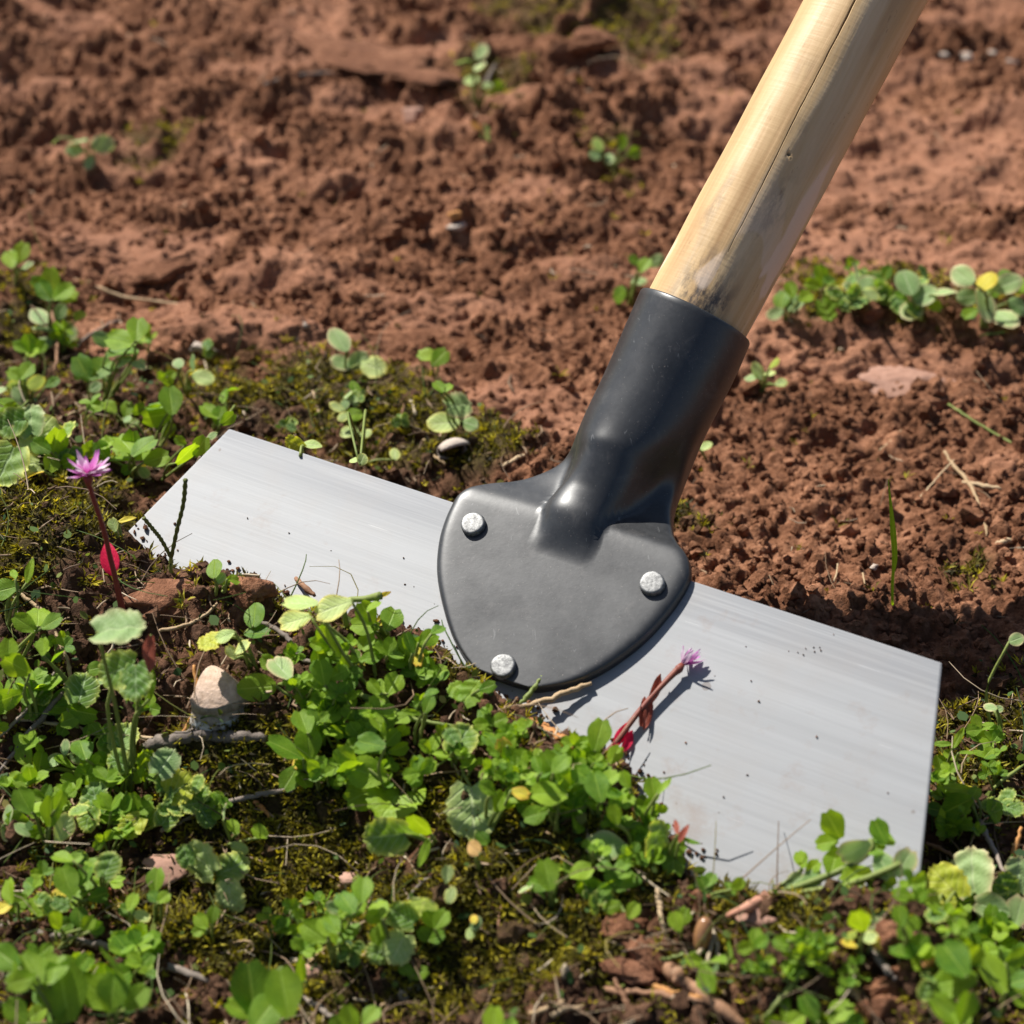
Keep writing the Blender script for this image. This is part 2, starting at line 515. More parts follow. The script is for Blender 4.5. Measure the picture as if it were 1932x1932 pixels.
MOSS_POLYS = [[(-100, 540), (100, 545), (150, 610), (60, 660), (-100, 660)], [(-60, 900), (230, 960), (330, 1100), (240, 1200), (60, 1320), (-60, 1300)],
              [(250, 700), (520, 690), (700, 680), (840, 720), (880, 800), (1010, 860), (930, 930), (800, 920), (440, 800), (330, 760)],
              [(330, 1440), (560, 1500), (900, 1600), (1280, 1680), (1240, 1800), (1000, 1932), (560, 1900), (300, 1780), (200, 1700), (320, 1600)],
              [(1340, 1720), (1600, 1720), (1540, 1860), (1350, 1840)], [(1270, 960), (1350, 1000), (1320, 1040), (1260, 1030)],
              [(860, 150), (1000, 140), (990, 215), (880, 215)], [(1090, 270), (1230, 275), (1200, 325), (1100, 320)], [(880, -30), (1290, 0), (1270, 140), (1080, 110), (900, 40)],
              [(1760, 1340), (1932, 1330), (1932, 1480), (1760, 1480)], [(1810, 1075), (1870, 1080), (1860, 1110), (1815, 1105)],
              [(230, 240), (370, 250), (330, 300), (230, 290)], [(870, 1310), (1010, 1330), (1000, 1420), (880, 1400)], [(1480, 510), (1932, 560), (1932, 610), (1460, 610)]]
MOIST = pxmask(MOIST_POLYS, 30, 45)
GREEN = pxmask(MOSS_POLYS, 24, 40) * sstep(-0.35, 0.15, perlin(X, Y, 0.014, 41) + 0.25)
CRUST_POLYS = [[(560, 60), (860, 90), (900, 150), (640, 130)], [(100, 430), (420, 470), (380, 540), (120, 520)], [(200, 540), (600, 640), (1000, 720), (1080, 800), (860, 770), (380, 660)],
               [(1450, 420), (1700, 430), (1932, 480), (1932, 540), (1460, 540)], [(1360, 300), (1932, 200), (1932, 420), (1400, 400)], [(880, 790), (1080, 800), (1060, 850), (930, 850)]]
CRUST = pxmask(CRUST_POLYS, 18, 40) * (1 - MOIST)
CRUST = np.maximum(CRUST, sstep(0.08, 0.34, perlin(X, Y * 1.6, 0.06, 55)) * 0.8 * (1 - MOIST) * (PY < 900))

base = 0.006 * perlin(X, Y, 0.22, 1) + 0.004 * perlin(X, Y, 0.09, 2)
# fine-crumbed earth right behind the blade, coarser clods further away, cushions where moss grows
coarse = np.clip((700 - PY) / 500, 0, 1) * near
rt = np.exp(-(((PX - 1560) / 420) ** 2 + ((PY - 950) / 330) ** 2))
xs, ys = X, Y * 1.25
def terrace(a, k, sharp):
    f = a * k; i = np.floor(f); return (i + np.clip((f - i - 0.5) * sharp + 0.5, 0, 1)) / k
broken = sstep(-0.25, 0.25, perlin(X, Y * 1.3, 0.045, 57))                 # where the earth is crumbled and where it is caked
fbm = perlin(X, Y, 0.013, 3) + 0.6 * perlin(X, Y, 0.0062, 4) + 0.38 * perlin(X, Y, 0.0031, 5) + 0.2 * perlin(X, Y, 0.0016, 12)
ridg = 1 - np.abs(perlin(X, Y * 1.2, 0.011, 13)) * 2
flake = terrace(perlin(X * 0.8 + Y * 0.25, Y * 1.7, 0.05, 58) + 0.35 * perlin(X, Y * 1.6, 0.014, 59) + 0.08 * fbm, 5.0, 6.0)
det = 1.12 * (0.0060 * coarse * (lumps(xs, ys, 0.034, 100, 0.3) - 0.25) * (1 - 0.5 * rt)
       + (0.0012 + 0.0030 * coarse) * lumps(xs, ys, 0.016, 110, 0.32) * (0.4 + 0.6 * broken)
       + 0.0032 * lumps(X, Y, 0.0085, 120, 0.30, 1.1) * (0.08 + 0.92 * broken) + 0.0020 * lumps(X, Y, 0.0042, 130, 0.35, 1.0)
       + 0.0016 * fbm + 0.0010 * ridg + 0.0085 * flake * (0.35 + 0.65 * coarse) * (1 - 0.7 * rt))
crustdet = 0.0030 + 0.0014 * perlin(X, Y, 0.02, 6) + 0.0009 * fbm + 0.0012 * lumps(X, Y, 0.007, 140, 0.3) + 0.0100 * flake
mossdet = 0.0065 * lumps(X, Y, 0.021, 150, 0.5, 0.2) + 0.0026 * lumps(X, Y, 0.008, 160, 0.5, 0.2) + 0.0010 * lumps(X, Y, 0.0035, 170, 0.5) + 0.0008 * perlin(X, Y, 0.004, 9)
det = det * (1 - 0.85 * CRUST) + crustdet * 0.85 * CRUST
det = det * (1 - GREEN * 0.8) + mossdet * GREEN * 0.8
Z = base + det * near
for (bx, by, amp, sx, sy) in [(60, 960, 0.014, 300, 160), (-60, 1300, 0.008, 300, 400), (960, -30, 0.026, 150, 45), (1170, 20, 0.012, 160, 40),
                              (780, 40, -0.012, 80, 40), (40, 560, 0.010, 110, 60), (1750, 600, 0.006, 260, 40), (1010, 900, 0.010, 130, 60), (640, 790, 0.006, 260, 60),
                              (1550, 1140, 0.006, 200, 60)]:
    Z += amp * np.exp(-(((PX - bx) / sx) ** 2 + ((PY - by) / sy) ** 2)) * near
# the earth piled on the blade
dist, par = segdist(X, Y, SOIL_XY)
front = inpoly(X, Y, FRONT_POLY)
dist = dist + 0.0022 * perlin(X, Y, 0.009, 21) + 0.0012 * perlin(X, Y, 0.004, 22)
front = np.where(np.abs(dist) < 0.0015, front, front)
zl = np.interp(par, np.arange(len(SOIL_Z)), SOIL_Z)
sgn = np.where(front, dist, -np.abs(dist))
BZ = blade_z(X, Y)
dfoot, _ = segdist(X, Y, FOOT_XY, True)
infoot = inpoly(X, Y, FOOT_XY)
sfoot = np.where(infoot, dfoot, -dfoot)
rise = 0.0065 * (1 - np.exp(-np.clip(sgn, 0, 1) / 0.004)) * (0.6 + 0.9 * (perlin(X, Y, 0.03, 23) + 0.4))
fall = 1 - sstep(0.012, 0.085, sgn)
front_w = sstep(-0.0006, 0.0006, sgn)
mound = Z + (np.maximum(zl - 0.001 + rise - base, 0)) * fall
mound = np.where(sfoot > -0.004, np.maximum(mound, BZ + 0.0016 + 0.8 * rise + 0.35 * det), mound)
under = np.where(sfoot > -0.006, np.minimum(Z, BZ - 0.0055), Z)
Zf = under * (1 - front_w) + mound * front_w
# hollow on the camera side of the left clod, and a slight dip in the shade of the mound
for (bx, by, amp, sx, sy) in [(330, 1290, -0.012, 70, 50), (820, 1640, -0.004, 260, 60)]:
    Zf += amp * np.exp(-(((PX - bx) / sx) ** 2 + ((PY - by) / sy) ** 2)) * near * (sfoot < -0.003)
Zf = np.where(near, Zf, base * np.exp(-np.maximum(np.hypot(X, Y) - 0.7, 0)))

def zat(x, y):
    i = np.clip(np.searchsorted(GX, x) - 1, 0, len(GX) - 2); j = np.clip(np.searchsorted(GY, y) - 1, 0, len(GY) - 2)
    a = (x - GX[i]) / (GX[i + 1] - GX[i]); b = (y - GY[j]) / (GY[j + 1] - GY[j])
    return (Zf[j, i] * (1 - a) + Zf[j, i + 1] * a) * (1 - b) + (Zf[j + 1, i] * (1 - a) + Zf[j + 1, i + 1] * a) * b

def hit(px, py, lift=0.0, blade=True):
    """where the line of sight through a photograph point first meets the ground (or the blade)"""
    d = ray(px, py)
    t = np.linspace(0.30, 1.35, 2400)
    P = CAM[None, :] + d[None, :] * t[:, None]
    below = P[:, 2] < zat(P[:, 0], P[:, 1]) + lift
    k = int(np.argmax(below)) if below.any() else len(t) - 1
    g = P[k]
    if blade:
        b = on_blade(px, py, 0.0012 + lift)
        if inpoly(np.array(b[0]), np.array(b[1]), FOOT_XY) and depth_of(b) < depth_of(g) + 1e-5: g = b
    return g

nx, ny = len(GX), len(GY)
V = np.stack([X.ravel(), Y.ravel(), Zf.ravel()], 1)
idx = np.arange(nx * ny).reshape(ny, nx)
F = np.stack([idx[:-1, :-1].ravel(), idx[:-1, 1:].ravel(), idx[1:, 1:].ravel(), idx[1:, :-1].ravel()], 1)
gm = fast_mesh('ground', V, F, True)
moistv = np.where(sgn > 0, MOIST, MOIST)
attr(gm, 'moist', np.clip(moistv * (0.75 + 0.5 * perlin(X, Y, 0.02, 61)), 0, 1).ravel())
attr(gm, 'green', GREEN.ravel())
attr(gm, 'crust', CRUST.ravel())
ground = link('ground', gm, M['soil'])
ground['kind'] = 'structure'
ground['label'] = 'reddish brown crumbly soil with dark moist mossy patches'

# ------------------------------------------------------------------ the hoe
def steel_mat():
    m, nt, out = mat_new('brushed_steel')
    o = objco(nt)
    st = stretch(nt, o, (14, 900, 900))
    fine = noise(nt, st, 1.0, 4, 0.7)
    st2 = stretch(nt, o, (5, 160, 160))
    wide = noise(nt, st2, 1.0, 3, 0.6)
    sep = N(nt, 'ShaderNodeSeparateXYZ'); L(nt, o, sep.inputs[0])
    band = math_(nt, 'MULTIPLY', math_(nt, 'ADD', math_(nt, 'MULTIPLY', sep.outputs[1], 70.0), 1.1, clamp=True), 1.0)   # scale left near the rolled top edge
    str_ = math_(nt, 'ADD', math_(nt, 'MULTIPLY', fine, 0.5), math_(nt, 'MULTIPLY', wide, 0.5))
    c = ramp(nt, str_, [(0.3, (0.235, 0.239, 0.244)), (0.6, (0.292, 0.296, 0.302))])
    dk = math_(nt, 'MULTIPLY', band, ramp(nt, str_, [(0.4, (1, 1, 1)), (0.62, (0.15, 0.15, 0.15))]))
    c = mix(nt, math_(nt, 'MULTIPLY', dk, 0.8), c, (0.15, 0.155, 0.17))
    vor = N(nt, 'ShaderNodeTexVoronoi', i_Scale=75.0); L(nt, o, vor.inputs['Vector'])
    patch = noise(nt, o, 22, 2, 0.5)
    spot = math_(nt, 'LESS_THAN', math_(nt, 'ADD', vor.outputs['Distance'], math_(nt, 'MULTIPLY', noise(nt, o, 900, 2, 0.5), 0.06)), math_(nt, 'MULTIPLY', math_(nt, 'SUBTRACT', patch, 0.42), 0.5))
    c = mix(nt, math_(nt, 'MULTIPLY', spot, 0.55), c, (0.13, 0.10, 0.085))
    film = noise(nt, o, 38, 5, 0.65)
    c = mix(nt, math_(nt, 'MULTIPLY', math_(nt, 'SUBTRACT', film, 0.48, clamp=True), 1.1), c, (0.26, 0.235, 0.215))
    rot = N(nt, 'ShaderNodeMapping'); rot.inputs['Rotation'].default_value = (0, 0, 0.9); rot.inputs['Scale'].default_value = (25, 1100, 400); L(nt, o, rot.inputs['Vector'])
    scrt = math_(nt, 'GREATER_THAN', noise(nt, rot.outputs[0], 1.0, 2, 0.5), 0.735)
    c = mix(nt, math_(nt, 'MULTIPLY', scrt, 0.28), c, (0.60, 0.60, 0.60))
    mud = math_(nt, 'MULTIPLY', math_(nt, 'SUBTRACT', noise(nt, o, 55, 6, 0.75), math_(nt, 'ADD', 0.60, math_(nt, 'MULTIPLY', sep.outputs[1], 1.1)), clamp=True), 4.0, clamp=True)
    c = mix(nt, math_(nt, 'MULTIPLY', mud, 0.55), c, (0.20, 0.125, 0.085))
    bs = N(nt, 'ShaderNodeBsdfPrincipled', i_Metallic=0.25)
    bs.inputs['Specular IOR Level'].default_value = 0.35
    L(nt, c, bs.inputs['Base Color'])
    rr = math_(nt, 'ADD', 0.52, math_(nt, 'MULTIPLY', fine, 0.16)); L(nt, rr, bs.inputs['Roughness'])
    L(nt, bump(nt, math_(nt, 'ADD', fine, math_(nt, 'MULTIPLY', wide, 0.4)), 0.09, 0.0004), bs.inputs['Normal'])
    L(nt, bs.outputs[0], out.inputs[0]); return m

def forged_mat():
    m, nt, out = mat_new('black_forged_steel')
    o = pos(nt)
    big = noise(nt, o, 60, 5, 0.65); fine = noise(nt, o, 700, 4, 0.65)
    c = ramp(nt, math_(nt, 'ADD', math_(nt, 'MULTIPLY', big, 0.6), math_(nt, 'MULTIPLY', fine, 0.4)), [(0.3, (0.013, 0.0135, 0.0145)), (0.7, (0.032, 0.033, 0.035))])
    scr = math_(nt, 'GREATER_THAN', noise(nt, stretch(nt, o, (900, 160, 500)), 1.0, 2, 0.5, 1.0), 0.72)
    c = mix(nt, math_(nt, 'MULTIPLY', scr, 0.18), c, (0.30, 0.30, 0.30))
    rub = math_(nt, 'MULTIPLY', math_(nt, 'SUBTRACT', noise(nt, o, 130, 6, 0.75, 0.6), 0.56, clamp=True), 3.0, clamp=True)
    c = mix(nt, math_(nt, 'MULTIPLY', rub, 0.6), c, (0.12, 0.11, 0.104))
    pit = math_(nt, 'GREATER_THAN', noise(nt, o, 420, 3, 0.7), 0.70)
    c = mix(nt, math_(nt, 'MULTIPLY', pit, 0.6), c, (0.012, 0.011, 0.010))
    dust = math_(nt, 'GREATER_THAN', noise(nt, o, 1700, 2, 0.6), 0.71)
    c = mix(nt, math_(nt, 'MULTIPLY', dust, 0.4), c, (0.26, 0.22, 0.19))
    bs = N(nt, 'ShaderNodeBsdfPrincipled', i_Metallic=0.0)
    bs.inputs['Specular IOR Level'].default_value = 0.66
    L(nt, c, bs.inputs['Base Color'])
    L(nt, math_(nt, 'ADD', 0.26, math_(nt, 'MULTIPLY', big, 0.24)), bs.inputs['Roughness'])
    L(nt, bump(nt, math_(nt, 'ADD', fine, math_(nt, 'MULTIPLY', big, 1.5)), 0.025, 0.0006), bs.inputs['Normal'])
    L(nt, bs.outputs[0], out.inputs[0]); return m

def rivet_mat():
    m, nt, out = mat_new('rivet_steel')
    o = pos(nt); f = noise(nt, o, 900, 4, 0.7)
    c = ramp(nt, f, [(0.34, (0.10, 0.10, 0.10)), (0.62, (0.255, 0.255, 0.25))])
    bs = N(nt, 'ShaderNodeBsdfPrincipled', i_Metallic=0.6, i_Roughness=0.5)
    L(nt, c, bs.inputs['Base Color']); L(nt, bump(nt, f, 0.22, 0.0004), bs.inputs['Normal'])
    L(nt, bs.outputs[0], out.inputs[0]); return m

def wood_mat():
    m, nt, out = mat_new('ash_wood')
    o = objco(nt)
    g = noise(nt, stretch(nt, o, (160, 160, 9)), 1.0, 5, 0.65, 0.4)
    wide = noise(nt, stretch(nt, o, (60, 60, 8)), 1.0, 4, 0.6)
    c = ramp(nt, math_(nt, 'ADD', math_(nt, 'MULTIPLY', g, 0.5), math_(nt, 'MULTIPLY', wide, 0.5)), [(0.32, (0.34, 0.19, 0.075)), (0.5, (0.54, 0.36, 0.175)), (0.66, (0.70, 0.54, 0.34))])
    at = N(nt, 'ShaderNodeAttribute', attribute_name='wear'); sp = N(nt, 'ShaderNodeSeparateColor'); L(nt, at.outputs['Color'], sp.inputs[0])
    grime = math_(nt, 'MULTIPLY', sp.outputs[1], math_(nt, 'ADD', 0.25, math_(nt, 'MULTIPLY', noise(nt, stretch(nt, o, (220, 220, 70)), 1.0, 5, 0.7), 1.3)), clamp=True)
    c = mix(nt, math_(nt, 'MULTIPLY', grime, 0.34), c, (0.26, 0.17, 0.09))
    stain = math_(nt, 'MULTIPLY', sp.outputs[0], ramp(nt, noise(nt, stretch(nt, o, (260, 260, 110)), 1.0, 5, 0.7), [(0.42, (0, 0, 0)), (0.56, (1, 1, 1))]))
    c = mix(nt, math_(nt, 'MULTIPLY', stain, 0.9), c, (0.045, 0.04, 0.042))
    c = mix(nt, math_(nt, 'MULTIPLY', sp.outputs[2], 0.8), c, (0.74, 0.58, 0.45))
    fleck = math_(nt, 'GREATER_THAN', noise(nt, stretch(nt, o, (420, 420, 120)), 1.0, 3, 0.7), 0.69)
    c = mix(nt, math_(nt, 'MULTIPLY', fleck, 0.35), c, (0.20, 0.11, 0.05))
    ck = N(nt, 'ShaderNodeAttribute', attribute_name='crack').outputs['Fac']
    c = mix(nt, math_(nt, 'MULTIPLY', ck, 0.7), c, (0.17, 0.085, 0.035))
    bs = N(nt, 'ShaderNodeBsdfPrincipled', i_Roughness=0.5)
    bs.inputs['Specular IOR Level'].default_value = 0.45
    L(nt, c, bs.inputs['Base Color'])
    cross = noise(nt, stretch(nt, o, (90, 90, 900)), 1.0, 2, 0.5)
    L(nt, bump(nt, math_(nt, 'ADD', g, math_(nt, 'MULTIPLY', cross, 0.3)), 0.35, 0.0006), bs.inputs['Normal'])
    L(nt, bs.outputs[0], out.inputs[0]); return m

M['steel'] = steel_mat(); M['forged'] = forged_mat(); M['rivet'] = rivet_mat(); M['wood'] = wood_mat()

PLATE_UP = 0.0016
hoe = thing('garden_hoe', 'long handled weeding hoe with broad steel blade riveted to black socket and wooden shaft', 'garden hoe', on_blade(1000, 1130))
# blade: a flared trapezoid, 2.6 mm thick
MB = Matrix(((BU[0], -BV[0], BN[0], BO[0]), (BU[1], -BV[1], BN[1], BO[1]), (BU[2], -BV[2], BN[2], BO[2]), (0, 0, 0, 1)))
bm = bmesh.new()
loc = [(pTL, 0), (pTR, 0), (pR, qR), (pL, Q_BOT)]
top = [bm.verts.new((p, q, 0.0)) for p, q in loc]
bot = [bm.verts.new((p, q, -0.0026)) for p, q in loc]
bm.faces.new(top[::-1]); bm.faces.new(bot)
for i in range(4): bm.faces.new((top[i], top[(i + 1) % 4], bot[(i + 1) % 4], bot[i]))
bmesh.ops.recalc_face_normals(bm, faces=bm.faces)
bmesh.ops.bevel(bm, geom=[e for e in bm.edges], offset=0.0006, segments=2, affect='EDGES', profile=0.6)
me = bpy.data.meshes.new('blade'); bm.to_mesh(me); bm.free()
blade = put(link('blade', me, M['steel']), MB, hoe)

# socket: forged plate, ridge and tube in one piece
LEFT = [(958, 1300), (920, 1284), (885, 1252), (855, 1206), (834, 1142), (823, 1078), (827, 1020), (840, 976), (858, 938)]
RIGHT = [(1000, 1304), (1040, 1300), (1090, 1289), (1150, 1259), (1215, 1210), (1265, 1155), (1297, 1107), (1308, 1080)]
lp = np.array([blade_pq(on_blade(*p, PLATE_UP)) for p in LEFT]); rp = np.array([blade_pq(on_blade(*p, PLATE_UP)) for p in RIGHT])
def spl(a, k=8):
    return np.array(catmull([np.array([*r]) for r in a], k))
lp, rp = spl(lp), spl(rp)
q0 = max(lp[0, 1], rp[0, 1]); qN = min(lp[-1, 1], rp[-1, 1])
rows = []                                                  # left, right, parameter
for t in np.concatenate([[0.0, 0.012, 0.03, 0.06], np.linspace(0.1, 1.0, 24)]):
    q = q0 + (qN - q0) * t
    a = np.interp(q, lp[:, 1], lp[:, 0]); b = np.interp(q, rp[:, 1], rp[:, 0])
    if t == 0.0: a, b = a + 0.3 * (b - a), b - 0.3 * (b - a)
    rows.append((BO + BU * a - BV * q + BN * PLATE_UP, BO + BU * b - BV * q + BN * PLATE_UP, -1 + t))
NECK = [((866, 929), (1304, 1060)), ((880, 921), (1297, 1046)), ((910, 915), (1286, 1034)), ((950, 912), (1277, 1019)), ((990, 904), (1271, 1000)),
        ((1022, 890), (1268, 972)), ((1046, 873), (1269, 945)), ((1064, 855), (1275, 918)), ((1080, 834), (1288, 886)), ((1098, 806), (1306, 852)),
        ((1130, 745), (1338, 797)), ((1152, 697), (1361, 751)), ((1175, 644), (1386, 706)), ((1198, 590), (1403, 664)), ((1215, 551), (1413, 640))]
# handle axis: leaves the plate near the ridge's foot and rises a little from it
A0 = on_blade(1090, 1010, -0.0125)
best = None
for k in np.linspace(0.50, 0.75, 400):
    R = CAM + ray(1314, 594) * k
    d = nrm(R - A0); al = math.degrees(math.asin(np.dot(d, BN)))
    if best is None or abs(al - 18.5) < best[0]: best = (abs(al - 18.5), R, d)
RIM, HD = best[1], best[2]
HN = nrm(np.cross(BU, HD)); 
if np.dot(HN, BN) < 0: HN = -HN
for i, (lpx, rpx) in enumerate(NECK):
    w = float(sstep(0, 9, i))
    a = on_plane(*lpx, BO + BN * PLATE_UP, BN) * (1 - w) + on_plane(*lpx, RIM, HN) * w
    b = on_plane(*rpx, BO + BN * PLATE_UP, BN) * (1 - w) + on_plane(*rpx, RIM, HN) * w
    rows.append((a, b, i + 0.15))
# resample the rows smoothly
par_ = np.array([r[2] for r in rows]); Ls = np.array([r[0] for r in rows]); Rs = np.array([r[1] for r in rows])
tt = np.concatenate([par_[:28], np.arange(0.0, 14.16, 0.25)])
def resamp(A):
    out = np.stack([np.interp(tt, par_, A[:, c]) for c in range(3)], 1)
    k = 28
    for _ in range(3):
        s = out.copy(); s[k - 3:-1] = 0.25 * out[k - 4:-2] + 0.5 * out[k - 3:-1] + 0.25 * out[k - 2:]; out = s
    return out
Ls, Rs = resamp(Ls), resamp(Rs)
NF = 72
th = np.linspace(-math.pi / 2, math.pi / 2, NF)
xv = np.sin(th)
Vs, rings = [], []
r_rim = np.linalg.norm(Rs[-1] - Ls[-1]) / 2
for i, t in enumerate(tt):
    C = (Ls[i] + Rs[i]) / 2; hw = np.linalg.norm(Rs[i] - Ls[i]) / 2
    xd = nrm(Rs[i] - Ls[i])
    Cn = (Ls[min(i + 1, len(tt) - 1)] + Rs[min(i + 1, len(tt) - 1)]) / 2; Cp = (Ls[max(i - 1, 0)] + Rs[max(i - 1, 0)]) / 2
    td = nrm(Cn - Cp); nd = nrm(np.cross(xd, td))
    if np.dot(nd, BN) < 0: nd = -nd
    thick = 0.0036 if t < 2 else 0.0036 + 0.002 * min(1, (t - 2) / 6)
    edge = np.clip(1 - np.abs(xv) ** 36, 0, 1) ** 0.5
    q = 1e3 * blade_pq(C)[1] - 1.7; ch = 1e3 * np.dot(C - BO, BN)
    kk = float(np.interp(q, [0, 8, 18, 28, 40], [0, 0.02, 0.10, 0.36, 1.0]))
    wing = -kk * hw * (np.abs(xv) ** 2.0) + thick / 2 * (2 * edge - 1)
    rise_ = math.sqrt(max(0.0, 1 - (1 - min(1, max(0, (q + 7) / 11))) ** 2)) if q > -7 else 0.0
    frontz = np.interp(q, [-7, 0, 4, 10, 20, 30, 40], [6.0, 7.6, 8.7, 10.2, 12.4, 14.6, 17.0])
    hr = rise_ * (frontz - ch) * 1e-3 - thick / 2
    wb = min(hw, 1e-3 * np.interp(q, [-7, 0, 4, 10, 20, 30, 38], [7.2, 8.2, 9.0, 10.0, 11.4, 13.4, 16.8]))
    xr = xv * hw / wb
    ridge = max(hr, 0.0) * np.clip(1 - np.abs(xr) ** 2.2, 0, 1) ** 0.5 + thick / 2 - 0.0002 - (0.024 * np.clip(np.abs(xr) - 1, 0, 9) if rise_ > 0 else 0)
    k2 = float(np.interp(q, [-7, 4, 20, 34], [0.0012, 0.0008, 0.0010, 0.003]))
    m = np.maximum(wing, ridge); dd = np.abs(wing - ridge)
    fr = m + np.clip(k2 * 2 - dd, 0, 1) ** 2 / (8 * k2) if rise_ > 0 else wing
    be = float(sstep(22, 43, q))
    circ = hw * np.cos(th)
    fr = fr * (1 - be) + circ * be
    bk = (wing - thick * edge) * (1 - be) - circ * be
    ring = [C + xd * hw * xv[j] + nd * fr[j] for j in range(NF)] + [C + xd * hw * xv[j] + nd * bk[j] for j in range(NF - 2, 0, -1)]
    Vs += ring; rings.append((C, xd, nd, td, hw))
n = 2 * NF - 2
VA = np.array(Vs).reshape(len(tt), n, 3)
qa = np.array([1e3 * blade_pq(r[0])[1] - 1.7 for r in rings])
for _ in range(12):                                        # ease the sections into each other where the tube grows out of the ridge
    sm_ = VA.copy()
    g0 = np.linalg.norm(VA[1:-1].mean(1) - VA[:-2].mean(1), axis=1)[:, None, None]; g1 = np.linalg.norm(VA[2:].mean(1) - VA[1:-1].mean(1), axis=1)[:, None, None]
    mid_ = (VA[:-2] * g1 + VA[2:] * g0) / (g0 + g1)
    wgt = np.clip((qa[1:-1] - 9) / 8, 0, 1)[:, None, None] * 0.5
    sm_[1:-1] = VA[1:-1] * (1 - wgt) + mid_ * wgt
    VA = sm_
Vs = list(VA.reshape(-1, 3))
Fs = [(i * n + j, i * n + (j + 1) % n, (i + 1) * n + (j + 1) % n, (i + 1) * n + j) for i in range(len(tt) - 1) for j in range(n)]
Fs.append(tuple(range(n)))
# rim: rounded lip, then down inside
C, xd, nd, td, hw = rings[-1]
b0 = (len(tt) - 1) * n
for s_, up_ in ((0.985, 0.0005), (0.95, 0.0006), (0.90, 0.0), (0.88, -0.02)):
    Vs += [C + (v - C) * s_ + td * up_ for v in Vs[b0:b0 + n]]
last = len(Vs) // n - 1
for i in range(len(tt) - 1, last):
    Fs += [(i * n + j, i * n + (j + 1) % n, (i + 1) * n + (j + 1) % n, (i + 1) * n + j) for j in range(n)]
sm = mesh('socket', Vs, Fs)
bm = bmesh.new(); bm.from_mesh(sm); bmesh.ops.recalc_face_normals(bm, faces=bm.faces); bm.to_mesh(sm); bm.free()
org = np.array(WM[hoe.name].translation)
socket = put(link('socket', sm, M['forged']), Matrix.Identity(4), hoe)

# rivets
rm_v, rm_f = [], []
prof = [(0.0, 0.0014), (0.0015, 0.0014), (0.0029, 0.00139), (0.0031, 0.00137), (0.0034, 0.0012), (0.0036, 0.0007), (0.0036, -0.001)]
K = 24
for (r, z) in prof:
    for j in range(K):
        w = 2 * math.pi * j / K; q = r * (1 + 0.02 * math.sin(3 * w + 1))
        rm_v.append((q * math.cos(w), q * math.sin(w), z))
for i in range(len(prof) - 1):
    for j in range(K): rm_f.append((i * K + j, (i + 1) * K + j, (i + 1) * K + (j + 1) % K, i * K + (j + 1) % K))
rmesh = mesh('rivet', rm_v, rm_f)
for px, py, ang in ((893, 990, 0.4), (1231, 1102, 1.7), (950, 1258, 3.0)):
    P = on_blade(px, py, PLATE_UP + 0.0021)
    put(link('rivet', rmesh, M['rivet']), T(P) @ MB.to_3x3().to_4x4() @ Matrix.Rotation(ang, 4, 'Z'), hoe)

# handle: turned ash shaft with a long drying crack
HTOP_L, HTOP_R = (1515, 0), (1750, 0)
ctr = CAM + ray(1633, 0) * 0
# second axis point: where the axis plane is seen at the picture's top edge
HN2 = nrm(np.cross(BU, HD))
P1 = on_plane(1633.5, 0, RIM, HN2)
HA = nrm(P1 - RIM)
r_top = np.linalg.norm(on_plane(1750, 0, P1, FWD) - on_plane(1515, 0, P1, FWD)) / 2 * math.cos(math.atan2(319, 594))
r_low = r_rim * 0.885
Lh = 0.62
HX = nrm(np.cross(HA, nrm(CAM - RIM))); HY = nrm(np.cross(HA, HX))
if np.dot(HY, CAM - RIM) < 0: HY = -HY
if HX[0] < 0: HX = -HX
nz, nr = 420, 300
hv = np.zeros((nz, nr, 3)); crack = np.zeros((nz, nr)); wear = np.zeros((nz, nr, 3))
zs = np.concatenate([np.linspace(-0.02, 0.23, nz - 40), np.linspace(0.2306, Lh, 40)])
zt = float(np.dot(P1 - RIM, HA))
rsp = r_low + (r_top - r_low) * np.clip(zs / zt, 0, 1.6)
phi = np.concatenate([np.linspace(0, 1.5, 40, endpoint=False), np.linspace(1.5, 1.9, 170, endpoint=False), np.linspace(1.9, 2 * math.pi, 90, endpoint=False)])
ZZ, PH = np.meshgrid(zs, phi, indexing='ij')
rr = np.repeat(rsp[:, None], nr, 1)
rr = rr + 0.00025 * perlin(PH * 0.02, ZZ * 0.25, 0.012, 71) + 0.00018 * perlin(PH * 0.02, ZZ, 0.02, 72)
# crack: angle measured from the picture-right side (HX) towards the viewer (HY)
cz = [0.0, 0.03, 0.05, 0.075, 0.10, 0.13, 0.16, zt, 0.30]
ca = [1.60, 1.62, 1.66, 1.70, 1.74, 1.73, 1.75, 1.77, 1.8]
cw = [0.0, 0.00010, 0.00013, 0.00016, 0.00028, 0.00022, 0.00026, 0.00030, 0.0002]
dA = (PH - np.interp(ZZ, cz, ca) + 0.022 * perlin(ZZ, ZZ * 0, 0.025, 73) + 0.010 * perlin(ZZ, ZZ * 0, 0.005, 74)) * rr
wq = np.interp(ZZ, cz, cw) * (0.8 + 0.8 * np.abs(perlin(ZZ, ZZ * 0, 0.017, 75)))
crack = np.exp(-(dA / (wq * 0.7 + 1e-5)) ** 2) * (wq > 5e-5)
rr = rr - crack * 0.0007 + np.exp(-((dA - 0.0012) / 0.001) ** 2) * 0.0001
